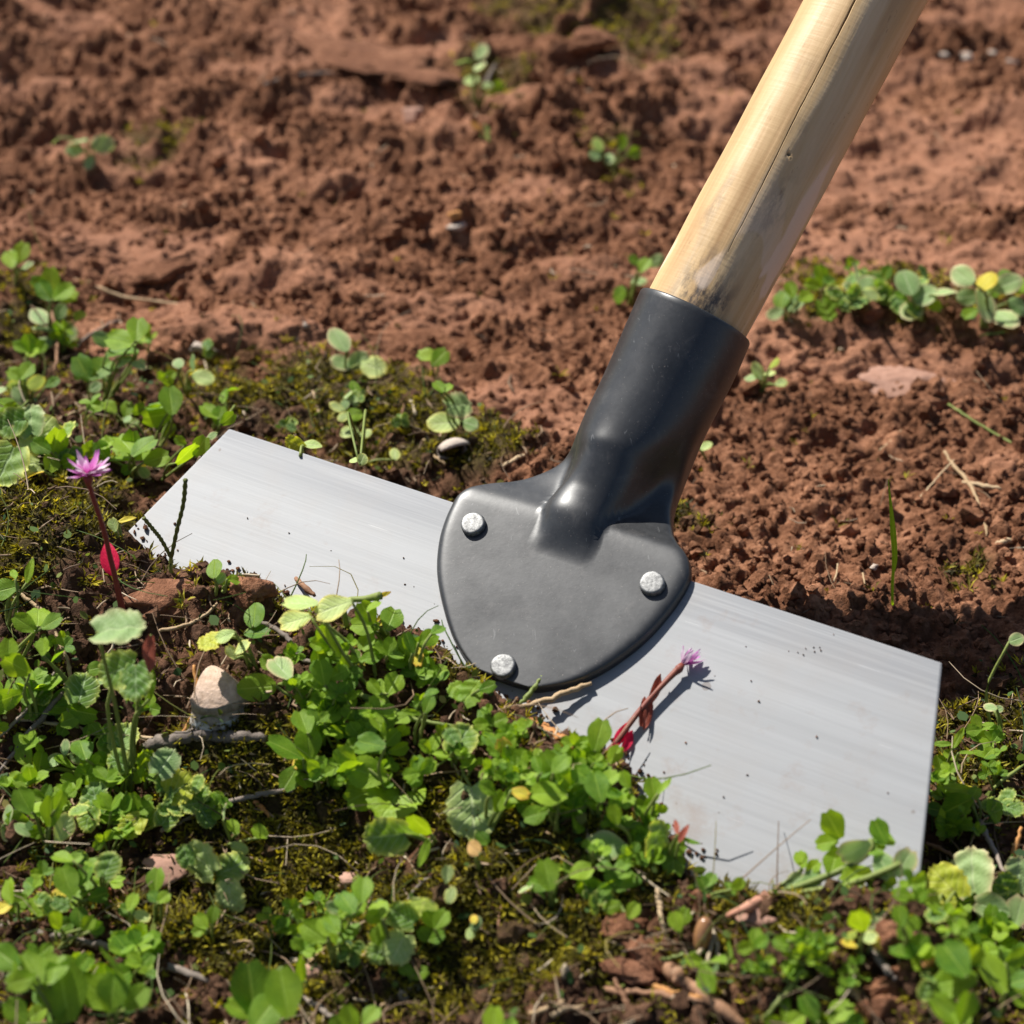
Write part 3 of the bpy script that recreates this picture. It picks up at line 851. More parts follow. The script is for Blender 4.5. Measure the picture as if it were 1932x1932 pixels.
# small knot hole
kh = np.exp(-(((PH - 1.47) * rr / 0.0008) ** 2 + ((ZZ - 0.0505 - (PH - 1.47) * 0.008) / 0.0004) ** 2) ** 2)
rr -= kh * 0.0015; crack = np.maximum(crack, kh)
wear[..., 0] = np.exp(-(((PH - 1.75) / 0.42) ** 2 + ((ZZ - 0.004) / 0.012) ** 2)) + 0.7 * np.exp(-(((PH - 1.35) / 0.2) ** 2 + ((ZZ - 0.001) / 0.006) ** 2)) + 0.6 * np.exp(-(((PH - 1.25) / 0.25) ** 2 + ((ZZ - 0.034) / 0.010) ** 2))
wear[..., 0] += 0.55 * np.clip(perlin(PH * 0.02, ZZ * 0.6, 0.010, 79) - 0.30, 0, 1) * np.exp(-(ZZ / 0.08) ** 2) * 2
wear[..., 1] = np.clip(np.exp(-((PH - 1.05) / 0.28) ** 2) * (0.65 + 0.7 * perlin(ZZ, PH * 0.02, 0.03, 76)), 0, 1)
pe = (PH - (0.58 + 0.10 * perlin(ZZ, ZZ * 0, 0.02, 77))) / 0.26
wear[..., 2] = 0.7 * sstep(0.28, 0.36, perlin(PH * 0.018, ZZ * 0.5, 0.011, 80)) * np.exp(-(ZZ / 0.035) ** 2) + sstep(0.0, 0.12, 1 - np.abs(pe)) * sstep(0.012, 0.016, ZZ + 0.008 * perlin(PH * 0.03, ZZ, 0.006, 78)) * sstep(0.0, 0.006, 0.062 - ZZ - 0.02 * np.abs(pe))
hv[..., 0] = rr * np.cos(PH); hv[..., 1] = rr * np.sin(PH); hv[..., 2] = ZZ
idx = np.arange(nz * nr).reshape(nz, nr); nx_ = np.roll(idx, -1, 1)
hf = np.stack([idx[:-1].ravel(), nx_[:-1].ravel(), nx_[1:].ravel(), idx[1:].ravel()], 1)
hm = fast_mesh('handle', hv.reshape(-1, 3), hf)
attr(hm, 'crack', np.clip(crack, 0, 1).ravel()); attr(hm, 'wear', np.clip(wear, 0, 1).reshape(-1, 3))
HYo = np.cross(HA, HX)
flip = 1 if np.dot(HYo, HY) > 0 else -1
MH = Matrix(((HX[0], HY[0], HA[0], RIM[0]), (HX[1], HY[1], HA[1], RIM[1]), (HX[2], HY[2], HA[2], RIM[2]), (0, 0, 0, 1)))
if flip < 0:
    hm.flip_normals()
    co = hv.reshape(-1, 3).copy(); co[:, 1] *= -1
    hm.vertices.foreach_set('co', co.astype(np.float32).ravel())
    MH = Matrix(((HX[0], -HY[0], HA[0], RIM[0]), (HX[1], -HY[1], HA[1], RIM[1]), (HX[2], -HY[2], HA[2], RIM[2]), (0, 0, 0, 1)))
    hm.update()
handle = put(link('handle', hm, M['wood']), MH, hoe)
cap_v = [(rsp[-1] * math.cos(a) * s, rsp[-1] * math.sin(a) * s, Lh + z) for s, z in ((1.0, 0.0), (0.85, 0.006), (0.4, 0.009)) for a in np.linspace(0, 2 * math.pi, 32, endpoint=False)]
cap_f = [(i * 32 + j, i * 32 + (j + 1) % 32, (i + 1) * 32 + (j + 1) % 32, (i + 1) * 32 + j) for i in range(2) for j in range(32)] + [tuple(64 + j for j in range(32))]
put(link('end_cap', mesh('end_cap', cap_v, cap_f), M['wood']), MH, hoe)
# ------------------------------------------------------------------ leaf shapes
def leaf_mesh(kind, seed):
    """one leaf blade of length 1 along +Y from its base at the origin, facing +Z; u across, v along"""
    r = random.Random(seed)
    nv, nu = (12, 8) if kind == 'S' else (8, 6)
    fold = {'O': r.uniform(0.10, 0.50), 'R': r.uniform(-0.05, 0.22), 'S': r.uniform(-0.05, 0.30), 'P': r.uniform(0.2, 0.5), 'N': r.uniform(.1, .4), 'E': .22}[kind]
    curl = r.uniform(-0.25, 0.20)
    wmax = {'O': r.uniform(0.36, 0.45), 'R': r.uniform(0.36, 0.46), 'S': r.uniform(0.46, 0.56), 'P': 0.13, 'N': 0.17, 'E': 0.25}[kind]
    ph = r.uniform(0, 6)
    V, UV, E = [], [], []
    for i in range(nv + 1):
        v = i / nv
        if kind == 'O':   w = wmax * math.sin(math.pi * min(1, 0.04 + v ** 1.35 * 0.96)) ** 0.62 if v < 1 else 0.16
        elif kind == 'R': w = wmax * math.sin(math.pi * (0.03 + 0.94 * v)) ** 0.55
        elif kind == 'S': w = wmax * (math.sin(math.pi * (0.09 + 0.85 * v ** 0.85)) ** 0.55)
        elif kind == 'E': w = wmax * math.sin(math.pi * (0.02 + 0.97 * v ** 0.8)) ** 0.9
        else:             w = wmax * math.sin(math.pi * (0.08 + 0.9 * v)) ** 0.8
        for j in range(nu + 1):
            u = j / nu; a = 2 * u - 1
            ww = w
            y = v
            if kind == 'O' and v > 0.8: y = v - 0.07 * (1 - abs(a)) ** 1.5 * ((v - 0.8) / 0.2)          # notch at the tip
            if kind == 'S':
                if abs(a) > 0.99: ww = w * (1 + 0.085 * math.cos(2 * math.pi * v * 6.5 + ph))             # scalloped rim
                if i == nv: y = 1 + 0.035 * math.cos(a * 9 + ph) - 0.12 * a * a
                if v < 0.25: y = v - 0.16 * abs(a) * (1 - v / 0.25)
            x = a * ww
            z = fold * abs(a) * ww * 1.0 - (0.25 * fold) * w * a * a + curl * v * v * 0.5
            z += 0.03 * math.sin(7 * v + ph + 3 * a) * abs(a)
            if kind == 'S': z += 0.035 * math.sin(v * 16 + abs(a) * 5 + ph)
            V.append((x, y, z)); UV.append((u, v)); E.append(max(abs(a), (v - 0.5) * 2 if v > 0.5 else 0))
    F = [(i * (nu + 1) + j, i * (nu + 1) + j + 1, (i + 1) * (nu + 1) + j + 1, (i + 1) * (nu + 1) + j) for i in range(nv) for j in range(nu)]
    me = mesh('leaf', V, F, True, UV)
    attr(me, 'edge', E)
    return me

LEAVES = {}
def leaf_data(kind, mat):
    k = (kind, mat)
    if k not in LEAVES:
        n = 8 if mat == 'clover' else 4
        ms = []
        for i in range(n):
            me = leaf_mesh(kind, hash(kind) % 5 * 0 + ord(kind) * 31 + i)
            me.name = 'leaf_' + mat; me.materials.append(M[mat]); ms.append(me)
        LEAVES[k] = ms
    return random.choice(LEAVES[k])

KIND = {'O': ('O', 'clover'), 'Op': ('O', 'pale'), 'Og': ('O', 'grey'), 'Oy': ('O', 'yellow'), 'R': ('R', 'grey'), 'Rc': ('R', 'clover'), 'Ry': ('R', 'yellow'), 'Rp': ('R', 'pale'),
        'S': ('S', 'scallop'), 'Sp': ('S', 'pale'), 'Sg': ('S', 'grey'), 'Sy': ('S', 'lime'), 'Sc': ('S', 'clover'), 'Rd': ('R', 'deadleaf'), 'Rr': ('E', 'red'), 'N': ('N', 'clover'),
        'Nb': ('N', 'brownleaf'), 'Ny': ('N', 'yellow'), 'Nr': ('N', 'red'), 'Rb': ('R', 'brownleaf')}

def basis(ydir, zdir):
    y = nrm(ydir); z = np.asarray(zdir, float); z = nrm(z - y * np.dot(z, y)); x = np.cross(y, z)
    return Matrix(((x[0], y[0], z[0], 0), (x[1], y[1], z[1], 0), (x[2], y[2], z[2], 0), (0, 0, 0, 1)))

def rnd3(s):
    return np.array([random.gauss(0, s) for _ in range(3)])

def spot(px, py, base):
    """a point on the line of sight, standing upright above a plant's foot, kept clear of the ground and of the blade"""
    d = ray(px, py)
    yy = base[1] + random.uniform(-0.004, 0.004)
    P = CAM + d * ((yy - CAM[1]) / d[1])
    Hh = hit(px, py, 0.005)
    if depth_of(P) > depth_of(Hh): P = Hh
    # not absurdly far above the ground
    if depth_of(Hh) - depth_of(P) > 0.07: P = CAM + d * (depth_of(Hh) - 0.03)
    if not inpoly(np.array(base[0]), np.array(base[1]), FRONT_POLY):              # foot behind the blade's top edge: keep the plant low enough not to overshadow the steel
        Hg = hit(px, py, 0.001); S_ = np.array(SUN_DIR)
        for f in np.linspace(0, 1, 12):
            Q = P + (Hg - P) * f
            t = np.dot(Q - BO, BN) / np.dot(S_, BN)
            B_ = Q - S_ * t
            if t < 0 or not inpoly(np.array(B_[0]), np.array(B_[1]), FOOT_BIG): break
        P = Q
    return P

def img_dir(deg, n):
    t = math.radians(deg)
    a = RGT * math.cos(t) + UPV * math.sin(t)
    return nrm(a - n * np.dot(a, n))

def face_normal(k=0.5, j=0.36):
    toc = -FWD
    return nrm(np.array([0, 0, 1.0]) * (1 - k) + toc * k + rnd3(j))

def petiole(name, a, b, px_r, parent, mat, sag=0.2, r1=None):
    a, b = np.asarray(a, float), np.asarray(b, float)
    m = (a + b) / 2 + np.array([0, 0, 1.0]) * np.linalg.norm(b - a) * sag * random.uniform(0.2, 1) + rnd3(np.linalg.norm(b - a) * 0.06)
    V, F = tube(catmull([a, m, b], 4), [px_r, r1 or px_r * 0.7], 5)
    me = mesh(name, V, F); o = link(name, me, M[mat]); put(o, Matrix.Identity(4), parent)
    return o

def blade_leaf(name, P, ydir, n, size, kind, parent, label=None):
    k, mt = KIND[kind]
    o = link(name, leaf_data(k, mt))
    Mx = T(P) @ basis(ydir, n) @ Matrix.Scale(size, 4)
    put(o, Mx, parent)
    if label: o['label'] = label
    return o

def add_leaf(root, foot, L_):
    kind, px, py, size, ang = L_[:5]
    opt = L_[5] if len(L_) > 5 else {}
    mat = 'redstalk' if opt.get('red') else 'stalk'
    rad = opt.get('r', 0.00055)
    if kind == 'T':                                       # clover leaf: stalk, three leaflets round its tip
        J = spot(px, py, foot)
        s = size * depth_of(J) / FPX
        st = petiole('leaf_stalk', foot + rnd3(0.0008), J, rad, root, mat)
        n0 = face_normal(opt.get('k', 0.5), 0.22)
        for da in (-random.uniform(70, 100), random.uniform(-15, 15), random.uniform(70, 100)):
            n1 = nrm(n0 + rnd3(0.22))
            d = img_dir(ang + da, n1)
            up = random.uniform(0.05, 0.6)
            d2 = nrm(d + n1 * up); n2 = nrm(n1 - d * up)
            blade_leaf('leaflet', J + n0 * 0.0003, d2, n2, s * random.uniform(0.88, 1.1), opt.get('lk', 'O'), st)
    else:
        n = face_normal(opt.get('k', 0.55), opt.get('j', 0.34))
        d = img_dir(ang, n)
        C = spot(px, py, foot)
        s = size * depth_of(C) / FPX
        B = C - d * s * 0.5
        st = petiole('leaf_stalk', foot + rnd3(0.0008), B, rad, root, mat)
        blade_leaf('leaf', B, d, n, s, kind, st)

# ------------------------------------------------------------------ plants that can be told apart: label, foot, leaves (kind, x, y, length, direction)
T_, O_ = 'T', 'O'
PLANTS = [
 ('bright clover sprig furthest back in the weedy corner beside the moss', 'clover', (30, 540), [('O', 20, 490, 42, 110), ('O', 40, 476, 44, 70), ('R', 52, 500, 26, 20)]),
 ('tall clover with bright leaves around a brown stem, above the grey-green rosette', 'clover', (98, 640), [('T', 100, 556, 52, 90), ('O', 84, 548, 46, 130), ('O', 120, 552, 46, 40), ('O', 150, 596, 30, 70)]),
 ('grey-green rosette of round leaves at the foot of the brown stem', 'weed', (100, 640), [('R', 73, 596, 48, 120), ('R', 114, 588, 34, 70), ('R', 84, 624, 46, 170), ('R', 126, 626, 48, 30), ('R', 82, 648, 40, 200)]),
 ('bright clover sprig with one leaflet on edge beside the bent grey twig', 'clover', (196, 756), [('O', 228, 644, 60, 160, {'k': .3}), ('O', 230, 664, 62, 185), ('O', 259, 620, 56, 85), ('R', 193, 640, 40, 150), ('R', 234, 682, 38, 180), ('R', 262, 690, 30, 0)]),
 ('clover sprig like an open V, in front of the sprig with the leaflet on edge', 'clover', (172, 765), [('O', 156, 694, 58, 120), ('O', 190, 696, 60, 55), ('R', 180, 730, 26, 40)]),
 ('low cluster of small clover leaves near the straw, next to the bare reddish patch', 'clover', (55, 760), [('O', 30, 706, 38, 150), ('O', 50, 700, 40, 60), ('Rp', 31, 731, 38, 190), ('Rp', 68, 722, 40, 20), ('O', 100, 722, 30, 40), ('O', 18, 765, 44, 170)]),
 ('clover with two large leaflets opening sideways on a long slanting stalk, nearest the blade corner', 'clover', (292, 846), [('O', 298, 784, 62, 185), ('O', 322, 756, 60, 95), ('O', 300, 768, 54, 140), ('Rc', 318, 812, 36, 200), ('R', 240, 790, 20, 90)]),
 ('pair of dull clover leaves lying by the pale twig', 'clover', (225, 800), [('O', 207, 768, 34, 130), ('O', 240, 772, 36, 80), ('Rp', 252, 797, 22, 180), ('O', 262, 772, 30, 30)]),
 ('large pale scalloped leaves spread flat in a rosette, beside the bright cupped clover', 'weed', (84, 850), [('Sp', 78, 818, 84, 20), ('Sg', 58, 790, 60, 100), ('S', 126, 812, 46, 60), ('S', 18, 800, 60, 200), ('S', 8, 884, 90, 250)]),
 ('bright cupped clover leaf in front of the large pale scalloped leaves', 'clover', (112, 890), [('O', 104, 836, 62, 80), ('O', 78, 842, 44, 150), ('Sp', 48, 874, 50, 200), ('Oy', 56, 898, 54, 250), ('O', 130, 872, 40, 20), ('O', 96, 872, 46, 240)]),
 ('clover with a bright heart of two leaflets behind the standing pink flower', 'clover', (250, 905), [('T', 252, 866, 56, 90), ('O', 236, 838, 62, 110), ('O', 272, 843, 58, 60), ('O', 296, 866, 50, 20), ('O', 193, 850, 42, 120), ('R', 272, 892, 26, 300), ('O', 240, 885, 26, 230)]),
 ('clover leaf leaning against the sloping end of the blade', 'clover', (300, 905), [('O', 352, 856, 56, 45), ('O', 378, 842, 44, 60), ('O', 340, 832, 26, 150)]),
 ('small V-shaped clover sprig just behind the blade corner', 'clover', (404, 812), [('O', 396, 776, 46, 125), ('O', 414, 784, 40, 80), ('O', 430, 790, 34, 40), ('R', 400, 822, 22, 200)]),
 ('tiny upright clover sprig behind the moss cushion next to the grey leaf', 'clover', (428, 775), [('O', 424, 748, 34, 120), ('O', 440, 735, 28, 80)]),
 ('grey leaf with a yellow neighbour, by the pale flat pebble', 'weed', (355, 745), [('Rp', 384, 713, 44, 340), ('R', 365, 684, 32, 90), ('Ry', 366, 704, 26, 10), ('R', 336, 685, 26, 120)]),
 ('big round grey-green leaf standing at the far rim of the moss behind the blade', 'weed', (652, 704), [('R', 640, 640, 58, 115), ('R', 644, 684, 46, 190), ('R', 676, 680, 46, 30), ('Rp', 704, 692, 52, 340)]),
 ('single bright clover leaf on a thin stalk, next to the bare earth ledge', 'clover', (822, 710), [('O', 808, 670, 44, 160), ('O', 830, 674, 46, 50)]),
 ('seedling with small upright leaf and grey scalloped leaves, beside the curled nutshell', 'weed', (852, 815), [('O', 828, 730, 30, 120), ('O', 842, 732, 30, 60), ('Sg', 868, 764, 54, 20), ('Rp', 836, 799, 62, 190), ('R', 888, 800, 36, 340)]),
 ('small round-leaved seedling in the moss midway behind the blade', 'weed', (672, 760), [('Rc', 669, 730, 30, 90), ('Rp', 668, 748, 24, 0)]),
 ('seedling with two pale lobes and a green one, closest to the blade in the moss', 'weed', (664, 800), [('Rp', 636, 768, 34, 190), ('Rc', 668, 782, 34, 20), ('Rp', 648, 786, 26, 200), ('Rp', 655, 815, 30, 180), ('Rp', 690, 818, 26, 10)]),
 ('tiny pale seedlings at the top edge of the blade, near the long thin twig', 'weed', (690, 872), [('Rp', 668, 868, 22, 140), ('Rp', 684, 866, 26, 60), ('Rp', 745, 856, 30, 80)]),
 ('brownish leaf tucked against the top edge of the blade', 'weed', (562, 852), [('Sy', 556, 836, 40, 160), ('Rp', 590, 838, 36, 20)]),
 # far rows
 ('pale pair of leaves alone on the bare soil, far from the tool', 'weed', (172, 300), [('R', 148, 266, 46, 130), ('R', 194, 272, 46, 5), ('R', 140, 284, 34, 190), ('R', 168, 306, 32, 260), ('R', 104, 266, 20, 180)]),
 ('blurred seedling in the mossy patch furthest up the field', 'weed', (900, 200), [('R', 908, 98, 36, 60), ('R', 872, 115, 30, 150), ('R', 920, 160, 24, 40), ('Rp', 890, 152, 30, 200), ('O', 940, 165, 30, 50), ('R', 905, 125, 30, 80)]),
 ('small pale seedling in front of the furthest mossy patch', 'weed', (912, 262), [('R', 920, 250, 32, 320), ('Rd', 898, 236, 24, 120)]),
 ('seedling with yellowish tips growing where the handle passes overhead', 'weed', (1160, 320), [('R', 1128, 272, 30, 110), ('R', 1124, 292, 28, 200), ('O', 1176, 268, 34, 40), ('O', 1196, 288, 30, 20), ('R', 1150, 300, 26, 300)]),
 ('bright seedling just behind the socket rim', 'clover', (1190, 570), [('Rc', 1168, 556, 38, 200), ('O', 1216, 500, 36, 70), ('R', 1238, 492, 34, 30), ('O', 1196, 492, 26, 130), ('R', 1206, 530, 30, 10)]),
 ('clover clump showing beside the wooden shaft just above the black rim', 'clover', (1480, 600), [('O', 1474, 566, 44, 80), ('R', 1500, 572, 38, 20), ('O', 1492, 546, 34, 100), ('R', 1462, 592, 34, 200), ('O', 1520, 560, 36, 40)]),
 ('yellow-green clover tuft in the far row, next along from the shaft', 'clover', (1560, 560), [('O', 1548, 518, 42, 110), ('O', 1566, 530, 40, 40), ('Oy', 1584, 540, 36, 20), ('O', 1534, 536, 34, 170)]),
 ('pale leafy tuft in the middle of the far row of weeds', 'weed', (1625, 580), [('R', 1616, 514, 46, 80), ('R', 1636, 534, 46, 30), ('R', 1604, 546, 42, 200), ('Rp', 1644, 556, 36, 330), ('O', 1660, 530, 30, 60)]),
 ('grey-green pair of oval leaves in the far row, before the round clump', 'weed', (1715, 605), [('R', 1712, 532, 56, 100), ('R', 1744, 556, 52, 20), ('R', 1720, 588, 58, 240), ('R', 1782, 550, 52, 20), ('O', 1700, 560, 30, 150), ('O', 1762, 575, 34, 320)]),
 ('large round weed with one yellow leaf at the end of the far row', 'weed', (1858, 615), [('R', 1816, 520, 54, 140), ('Ry', 1862, 530, 50, 60), ('R', 1856, 576, 74, 260), ('R', 1902, 536, 56, 20), ('R', 1898, 600, 56, 300), ('R', 1922, 578, 48, 350), ('R', 1826, 560, 48, 190), ('O', 1830, 592, 36, 220)]),
 ('grey-green seedling with toothed top on the bare soil right beside the socket', 'weed', (1436, 735), [('Rp', 1428, 700, 36, 110), ('R', 1418, 712, 28, 190), ('Op', 1460, 685, 26, 60), ('Op', 1474, 722, 26, 20), ('Op', 1452, 705, 24, 0)]),
 ('single pale cotyledon at the lower edge of the socket tube', 'weed', (1336, 860), [('Rp', 1332, 842, 26, 20)]),
 # right side
 ('tiny grey seedling with a hooked stem in the shade of the blade', 'weed', (1880, 1400), [('R', 1868, 1334, 26, 150), ('R', 1884, 1338, 22, 30), ('Rp', 1874, 1386, 32, 220), ('R', 1918, 1206, 30, 20)]),
 ('trailing thin-stemmed clover right beside the upper end of the blade side', 'clover', (1790, 1470), [('N', 1776, 1404, 40, 170), ('N', 1808, 1392, 44, 60), ('O', 1772, 1440, 34, 100), ('N', 1826, 1420, 36, 10), ('O', 1792, 1426, 30, 150)]),
 ('dark broad clover leaf in the shade along the blade side', 'clover', (1850, 1560), [('O', 1808, 1520, 62, 200), ('N', 1806, 1488, 62, 175), ('O', 1877, 1530, 46, 100), ('O', 1765, 1528, 40, 170), ('O', 1838, 1498, 34, 60)]),
 ('yellowing scalloped leaf at the lower end of the blade side', 'weed', (1800, 1725), [('Sy', 1782, 1664, 76, 130), ('Sc', 1760, 1702, 50, 200), ('S', 1764, 1728, 40, 240)]),
 ('tall toothed grey-green leaf on a white rib, beyond the yellowing scalloped leaf', 'weed', (1854, 1710), [('Sg', 1834, 1640, 88, 100), ('S', 1816, 1690, 48, 200), ('S', 1882, 1684, 44, 30)]),
 ('toothed leaves at the very edge beside the tall grey-green leaf', 'weed', (1912, 1705), [('Sg', 1922, 1646, 64, 80), ('S', 1896, 1668, 52, 120)]),
 ('pale heart-shaped clover leaves below the toothed leaves', 'clover', (1900, 1770), [('Og', 1872, 1712, 72, 165), ('Og', 1922, 1720, 66, 70), ('O', 1862, 1746, 56, 190), ('O', 1900, 1740, 40, 250)]),
 ('dark green leaf over a fat grey stalk, under the pale heart-shaped leaves', 'clover', (1882, 1815), [('O', 1850, 1782, 56, 185), ('O', 1905, 1800, 54, 20)]),
 ('largest bright clover heart at the bottom corner below the blade', 'clover', (1886, 1915), [('O', 1872, 1838, 84, 100), ('O', 1900, 1832, 84, 65), ('O', 1920, 1806, 52, 20), ('O', 1926, 1850, 50, 0), ('O', 1922, 1880, 50, 330)]),
 ('clover leaf half in shadow next to the largest clover heart', 'clover', (1826, 1870), [('O', 1800, 1810, 78, 120), ('O', 1804, 1850, 80, 190), ('O', 1840, 1800, 40, 60)]),
 ('soft blurred clover pair at the bottom rim under the half-shaded leaf', 'clover', (1815, 1950), [('O', 1784, 1908, 76, 130), ('O', 1820, 1900, 66, 75), ('O', 1806, 1932, 56, 200)]),
 ('dark clover leaves at the bottom rim beside the clump of reddish clods', 'clover', (1580, 1945), [('O', 1586, 1910, 60, 60), ('O', 1528, 1902, 58, 110), ('O', 1550, 1925, 46, 160), ('O', 1610, 1930, 46, 20)]),
 ('narrow budding sprig at the bottom rim with one pointed leaf', 'clover', (1486, 1945), [('N', 1481, 1900, 60, 85), ('O', 1462, 1930, 40, 150), ('O', 1500, 1925, 40, 40)]),
 ('bright rounded seedling between the blade bottom and the yellow leaf', 'clover', (1630, 1790), [('O', 1622, 1736, 58, 110), ('R', 1650, 1748, 44, 30), ('Rp', 1606, 1766, 34, 190), ('Rp', 1642, 1768, 30, 10)]),
 ('yellow seed leaf lying beneath the bright rounded seedling', 'weed', (1620, 1795), [('Ry', 1602, 1780, 34, 170), ('Ry', 1660, 1780, 26, 0)]),
 ('small folded clover leaf under the lower corner of the blade', 'clover', (1714, 1790), [('O', 1698, 1728, 42, 100), ('O', 1708, 1756, 40, 250), ('O', 1722, 1740, 34, 330)]),
 ('two lime-green leaves by the glossy acorn, half buried in clods', 'clover', (1285, 1770), [('O', 1276, 1738, 40, 110), ('O', 1292, 1728, 40, 60)]),
 ('tangled green sprigs below the pale forked roots', 'clover', (1370, 1830), [('O', 1358, 1812, 38, 120), ('O', 1334, 1846, 60, 300), ('N', 1390, 1806, 46, 30), ('O', 1310, 1812, 36, 170), ('N', 1376, 1790, 38, 70)]),
 ('wilted clover scraps on the mound of moss between acorn and yellow leaf', 'clover', (1520, 1810), [('O', 1474, 1780, 38, 150), ('N', 1500, 1768, 40, 40), ('O', 1530, 1798, 40, 100), ('N', 1556, 1830, 50, 330), ('O', 1490, 1822, 36, 200)]),
 # tufts at the soil line on the blade
 ('small clover leaves sticking up before the blade at the lowest soil edge', 'clover', (1330, 1700), [('O', 1326, 1668, 36, 110), ('O', 1340, 1660, 32, 70), ('O', 1378, 1676, 34, 80), ('O', 1392, 1668, 32, 40)]),
 ('round green leaf standing before the blade on the reddish earth block', 'clover', (414, 1112), [('Rc', 404, 1072, 44, 100), ('R', 416, 1090, 24, 60), ('O', 440, 1094, 28, 20), ('O', 425, 1096, 22, 150)]),
 ('flat small yellow-green sprout at the lower corner of the blade', 'clover', (225, 1012), [('Op', 214, 990, 28, 110), ('Ny', 240, 980, 36, 10)]),
 # mound in front of the blade
 ('broad pale leaf undersides raised on a long stem, against the blade middle', 'clover', (706, 1292), [('Op', 566, 1138, 68, 160), ('Op', 628, 1146, 74, 200, {'k': .7}), ('O', 626, 1208, 74, 265), ('Op', 556, 1172, 60, 200), ('O', 600, 1240, 40, 280)]),
 ('dark oval clover leaflets under the yellow flower stem', 'clover', (730, 1220), [('O', 692, 1156, 50, 120), ('O', 738, 1168, 58, 70), ('O', 688, 1180, 56, 175), ('O', 692, 1210, 44, 250), ('O', 706, 1144, 34, 80)]),
 ('round dark leaf beside the yellow scrap, at the earth block', 'clover', (486, 1192), [('Rc', 480, 1160, 54, 100), ('O', 486, 1196, 50, 350)]),
 ('large bright round leaflet hanging over the grey stone, with a bluish twin', 'clover', (560, 1306), [('Rc', 484, 1297, 74, 185, {'k': .8, 'j': .1}), ('Og', 530, 1262, 66, 110), ('O', 508, 1250, 40, 150)]),
 ('tiny pale three-leaved sprig over the grey stone', 'clover', (480, 1262), [('Op', 436, 1230, 30, 120), ('Op', 458, 1222, 36, 50), ('Op', 424, 1200, 40, 200), ('Sy', 394, 1212, 46, 230)]),
 ('clover leaves along the creeping stem, lit from behind', 'clover', (660, 1320), [('O', 608, 1268, 50, 100), ('O', 588, 1288, 44, 170), ('O', 620, 1312, 48, 290), ('O', 640, 1270, 44, 30), ('O', 660, 1290, 40, 70)]),
 ('trifoliate clover with crinkled leaflets close by the black plate edge', 'clover', (776, 1280), [('T', 776, 1244, 46, 100), ('O', 752, 1226, 44, 150), ('O', 772, 1212, 44, 90), ('O', 808, 1204, 46, 30), ('O', 826, 1190, 34, 60), ('Oy', 790, 1240, 36, 280)]),
 ('upright folded clover leaf in the middle of the mound', 'clover', (736, 1336), [('O', 722, 1302, 50, 95), ('O', 742, 1290, 48, 60), ('O', 706, 1296, 36, 140)]),
 ('thin sprig with small folded leaves crossing the bare moss on the mound', 'clover', (792, 1405), [('O', 808, 1328, 36, 70), ('N', 776, 1344, 38, 170), ('O', 814, 1306, 28, 40)]),
 ('small crinkled lime leaves below the lowest rivet', 'clover', (884, 1335), [('Sc', 862, 1302, 40, 130), ('Sc', 890, 1304, 50, 60), ('O', 920, 1296, 34, 20)]),
 ('scalloped leaf with a yellow tip on the mound above the pale hanging leaf', 'weed', (858, 1440), [('S', 872, 1392, 64, 60), ('Ny', 868, 1412, 36, 30), ('S', 850, 1388, 36, 120)]),
 ('pale scalloped leaf hanging down the shaded face of the mound', 'weed', (862, 1428), [('Sp', 892, 1536, 100, 275, {'k': .75, 'j': .1})]),
 ('pair of dark clover leaves beneath the brown stem', 'clover', (600, 1420), [('O', 572, 1362, 54, 100), ('O', 610, 1368, 66, 80), ('O', 628, 1350, 40, 40)]),
 ('broad dark trifoliate clover at the near side of the mound', 'clover', (590, 1460), [('O', 538, 1412, 78, 170), ('O', 582, 1402, 66, 95), ('O', 600, 1448, 62, 330), ('Oy', 560, 1440, 24, 300), ('O', 548, 1468, 54, 240), ('O', 572, 1472, 46, 280)]),
 ('large bright clover leaf catching full sun on the near side of the mound', 'clover', (740, 1500), [('O', 692, 1458, 82, 165, {'k': .7, 'j': .1}), ('O', 662, 1452, 56, 190), ('O', 686, 1498, 78, 205), ('O', 652, 1426, 50, 140), ('O', 700, 1404, 58, 160)]),
 ('fan of small folded clover leaves behind the large bright leaf', 'clover', (730, 1430), [('O', 712, 1362, 42, 100), ('O', 700, 1388, 46, 160), ('O', 738, 1392, 42, 40), ('O', 752, 1412, 40, 10), ('N', 724, 1378, 40, 70), ('O', 760, 1378, 36, 60)]),
 ('very dark round leaf in deep shade under the mound', 'clover', (770, 1540), [('Sc', 743, 1511, 100, 250, {'k': .6})]),
 ('dull toothed leaf with a bright folded neighbour, at the foot of the mound', 'clover', (820, 1590), [('S', 723, 1578, 78, 185, {'k': .6}), ('O', 768, 1568, 50, 170), ('O', 792, 1556, 62, 110), ('N', 800, 1610, 56, 250)]),
 ('bright tuft of upright clover on the mound edge over the blade', 'clover', (1044, 1520), [('O', 1036, 1442, 58, 110), ('O', 1042, 1472, 58, 250), ('O', 1058, 1440, 48, 60), ('O', 1012, 1470, 44, 190), ('O', 1066, 1470, 50, 320), ('O', 1014, 1442, 40, 140)]),
 ('dark green clover heart standing beside the fallen flower stalk', 'clover', (1124, 1440), [('O', 1130, 1386, 64, 75, {'k': .7, 'j': .1}), ('O', 1104, 1406, 44, 150), ('O', 1110, 1435, 52, 200), ('O', 1160, 1424, 40, 60)]),
 ('trifoliate lime clover facing the sun at the end of the mound', 'clover', (1124, 1540), [('O', 1090, 1514, 60, 225), ('O', 1127, 1484, 62, 105), ('O', 1154, 1500, 56, 20), ('O', 1098, 1462, 46, 140), ('Og', 1094, 1456, 40, 150), ('O', 1150, 1470, 44, 50)]),
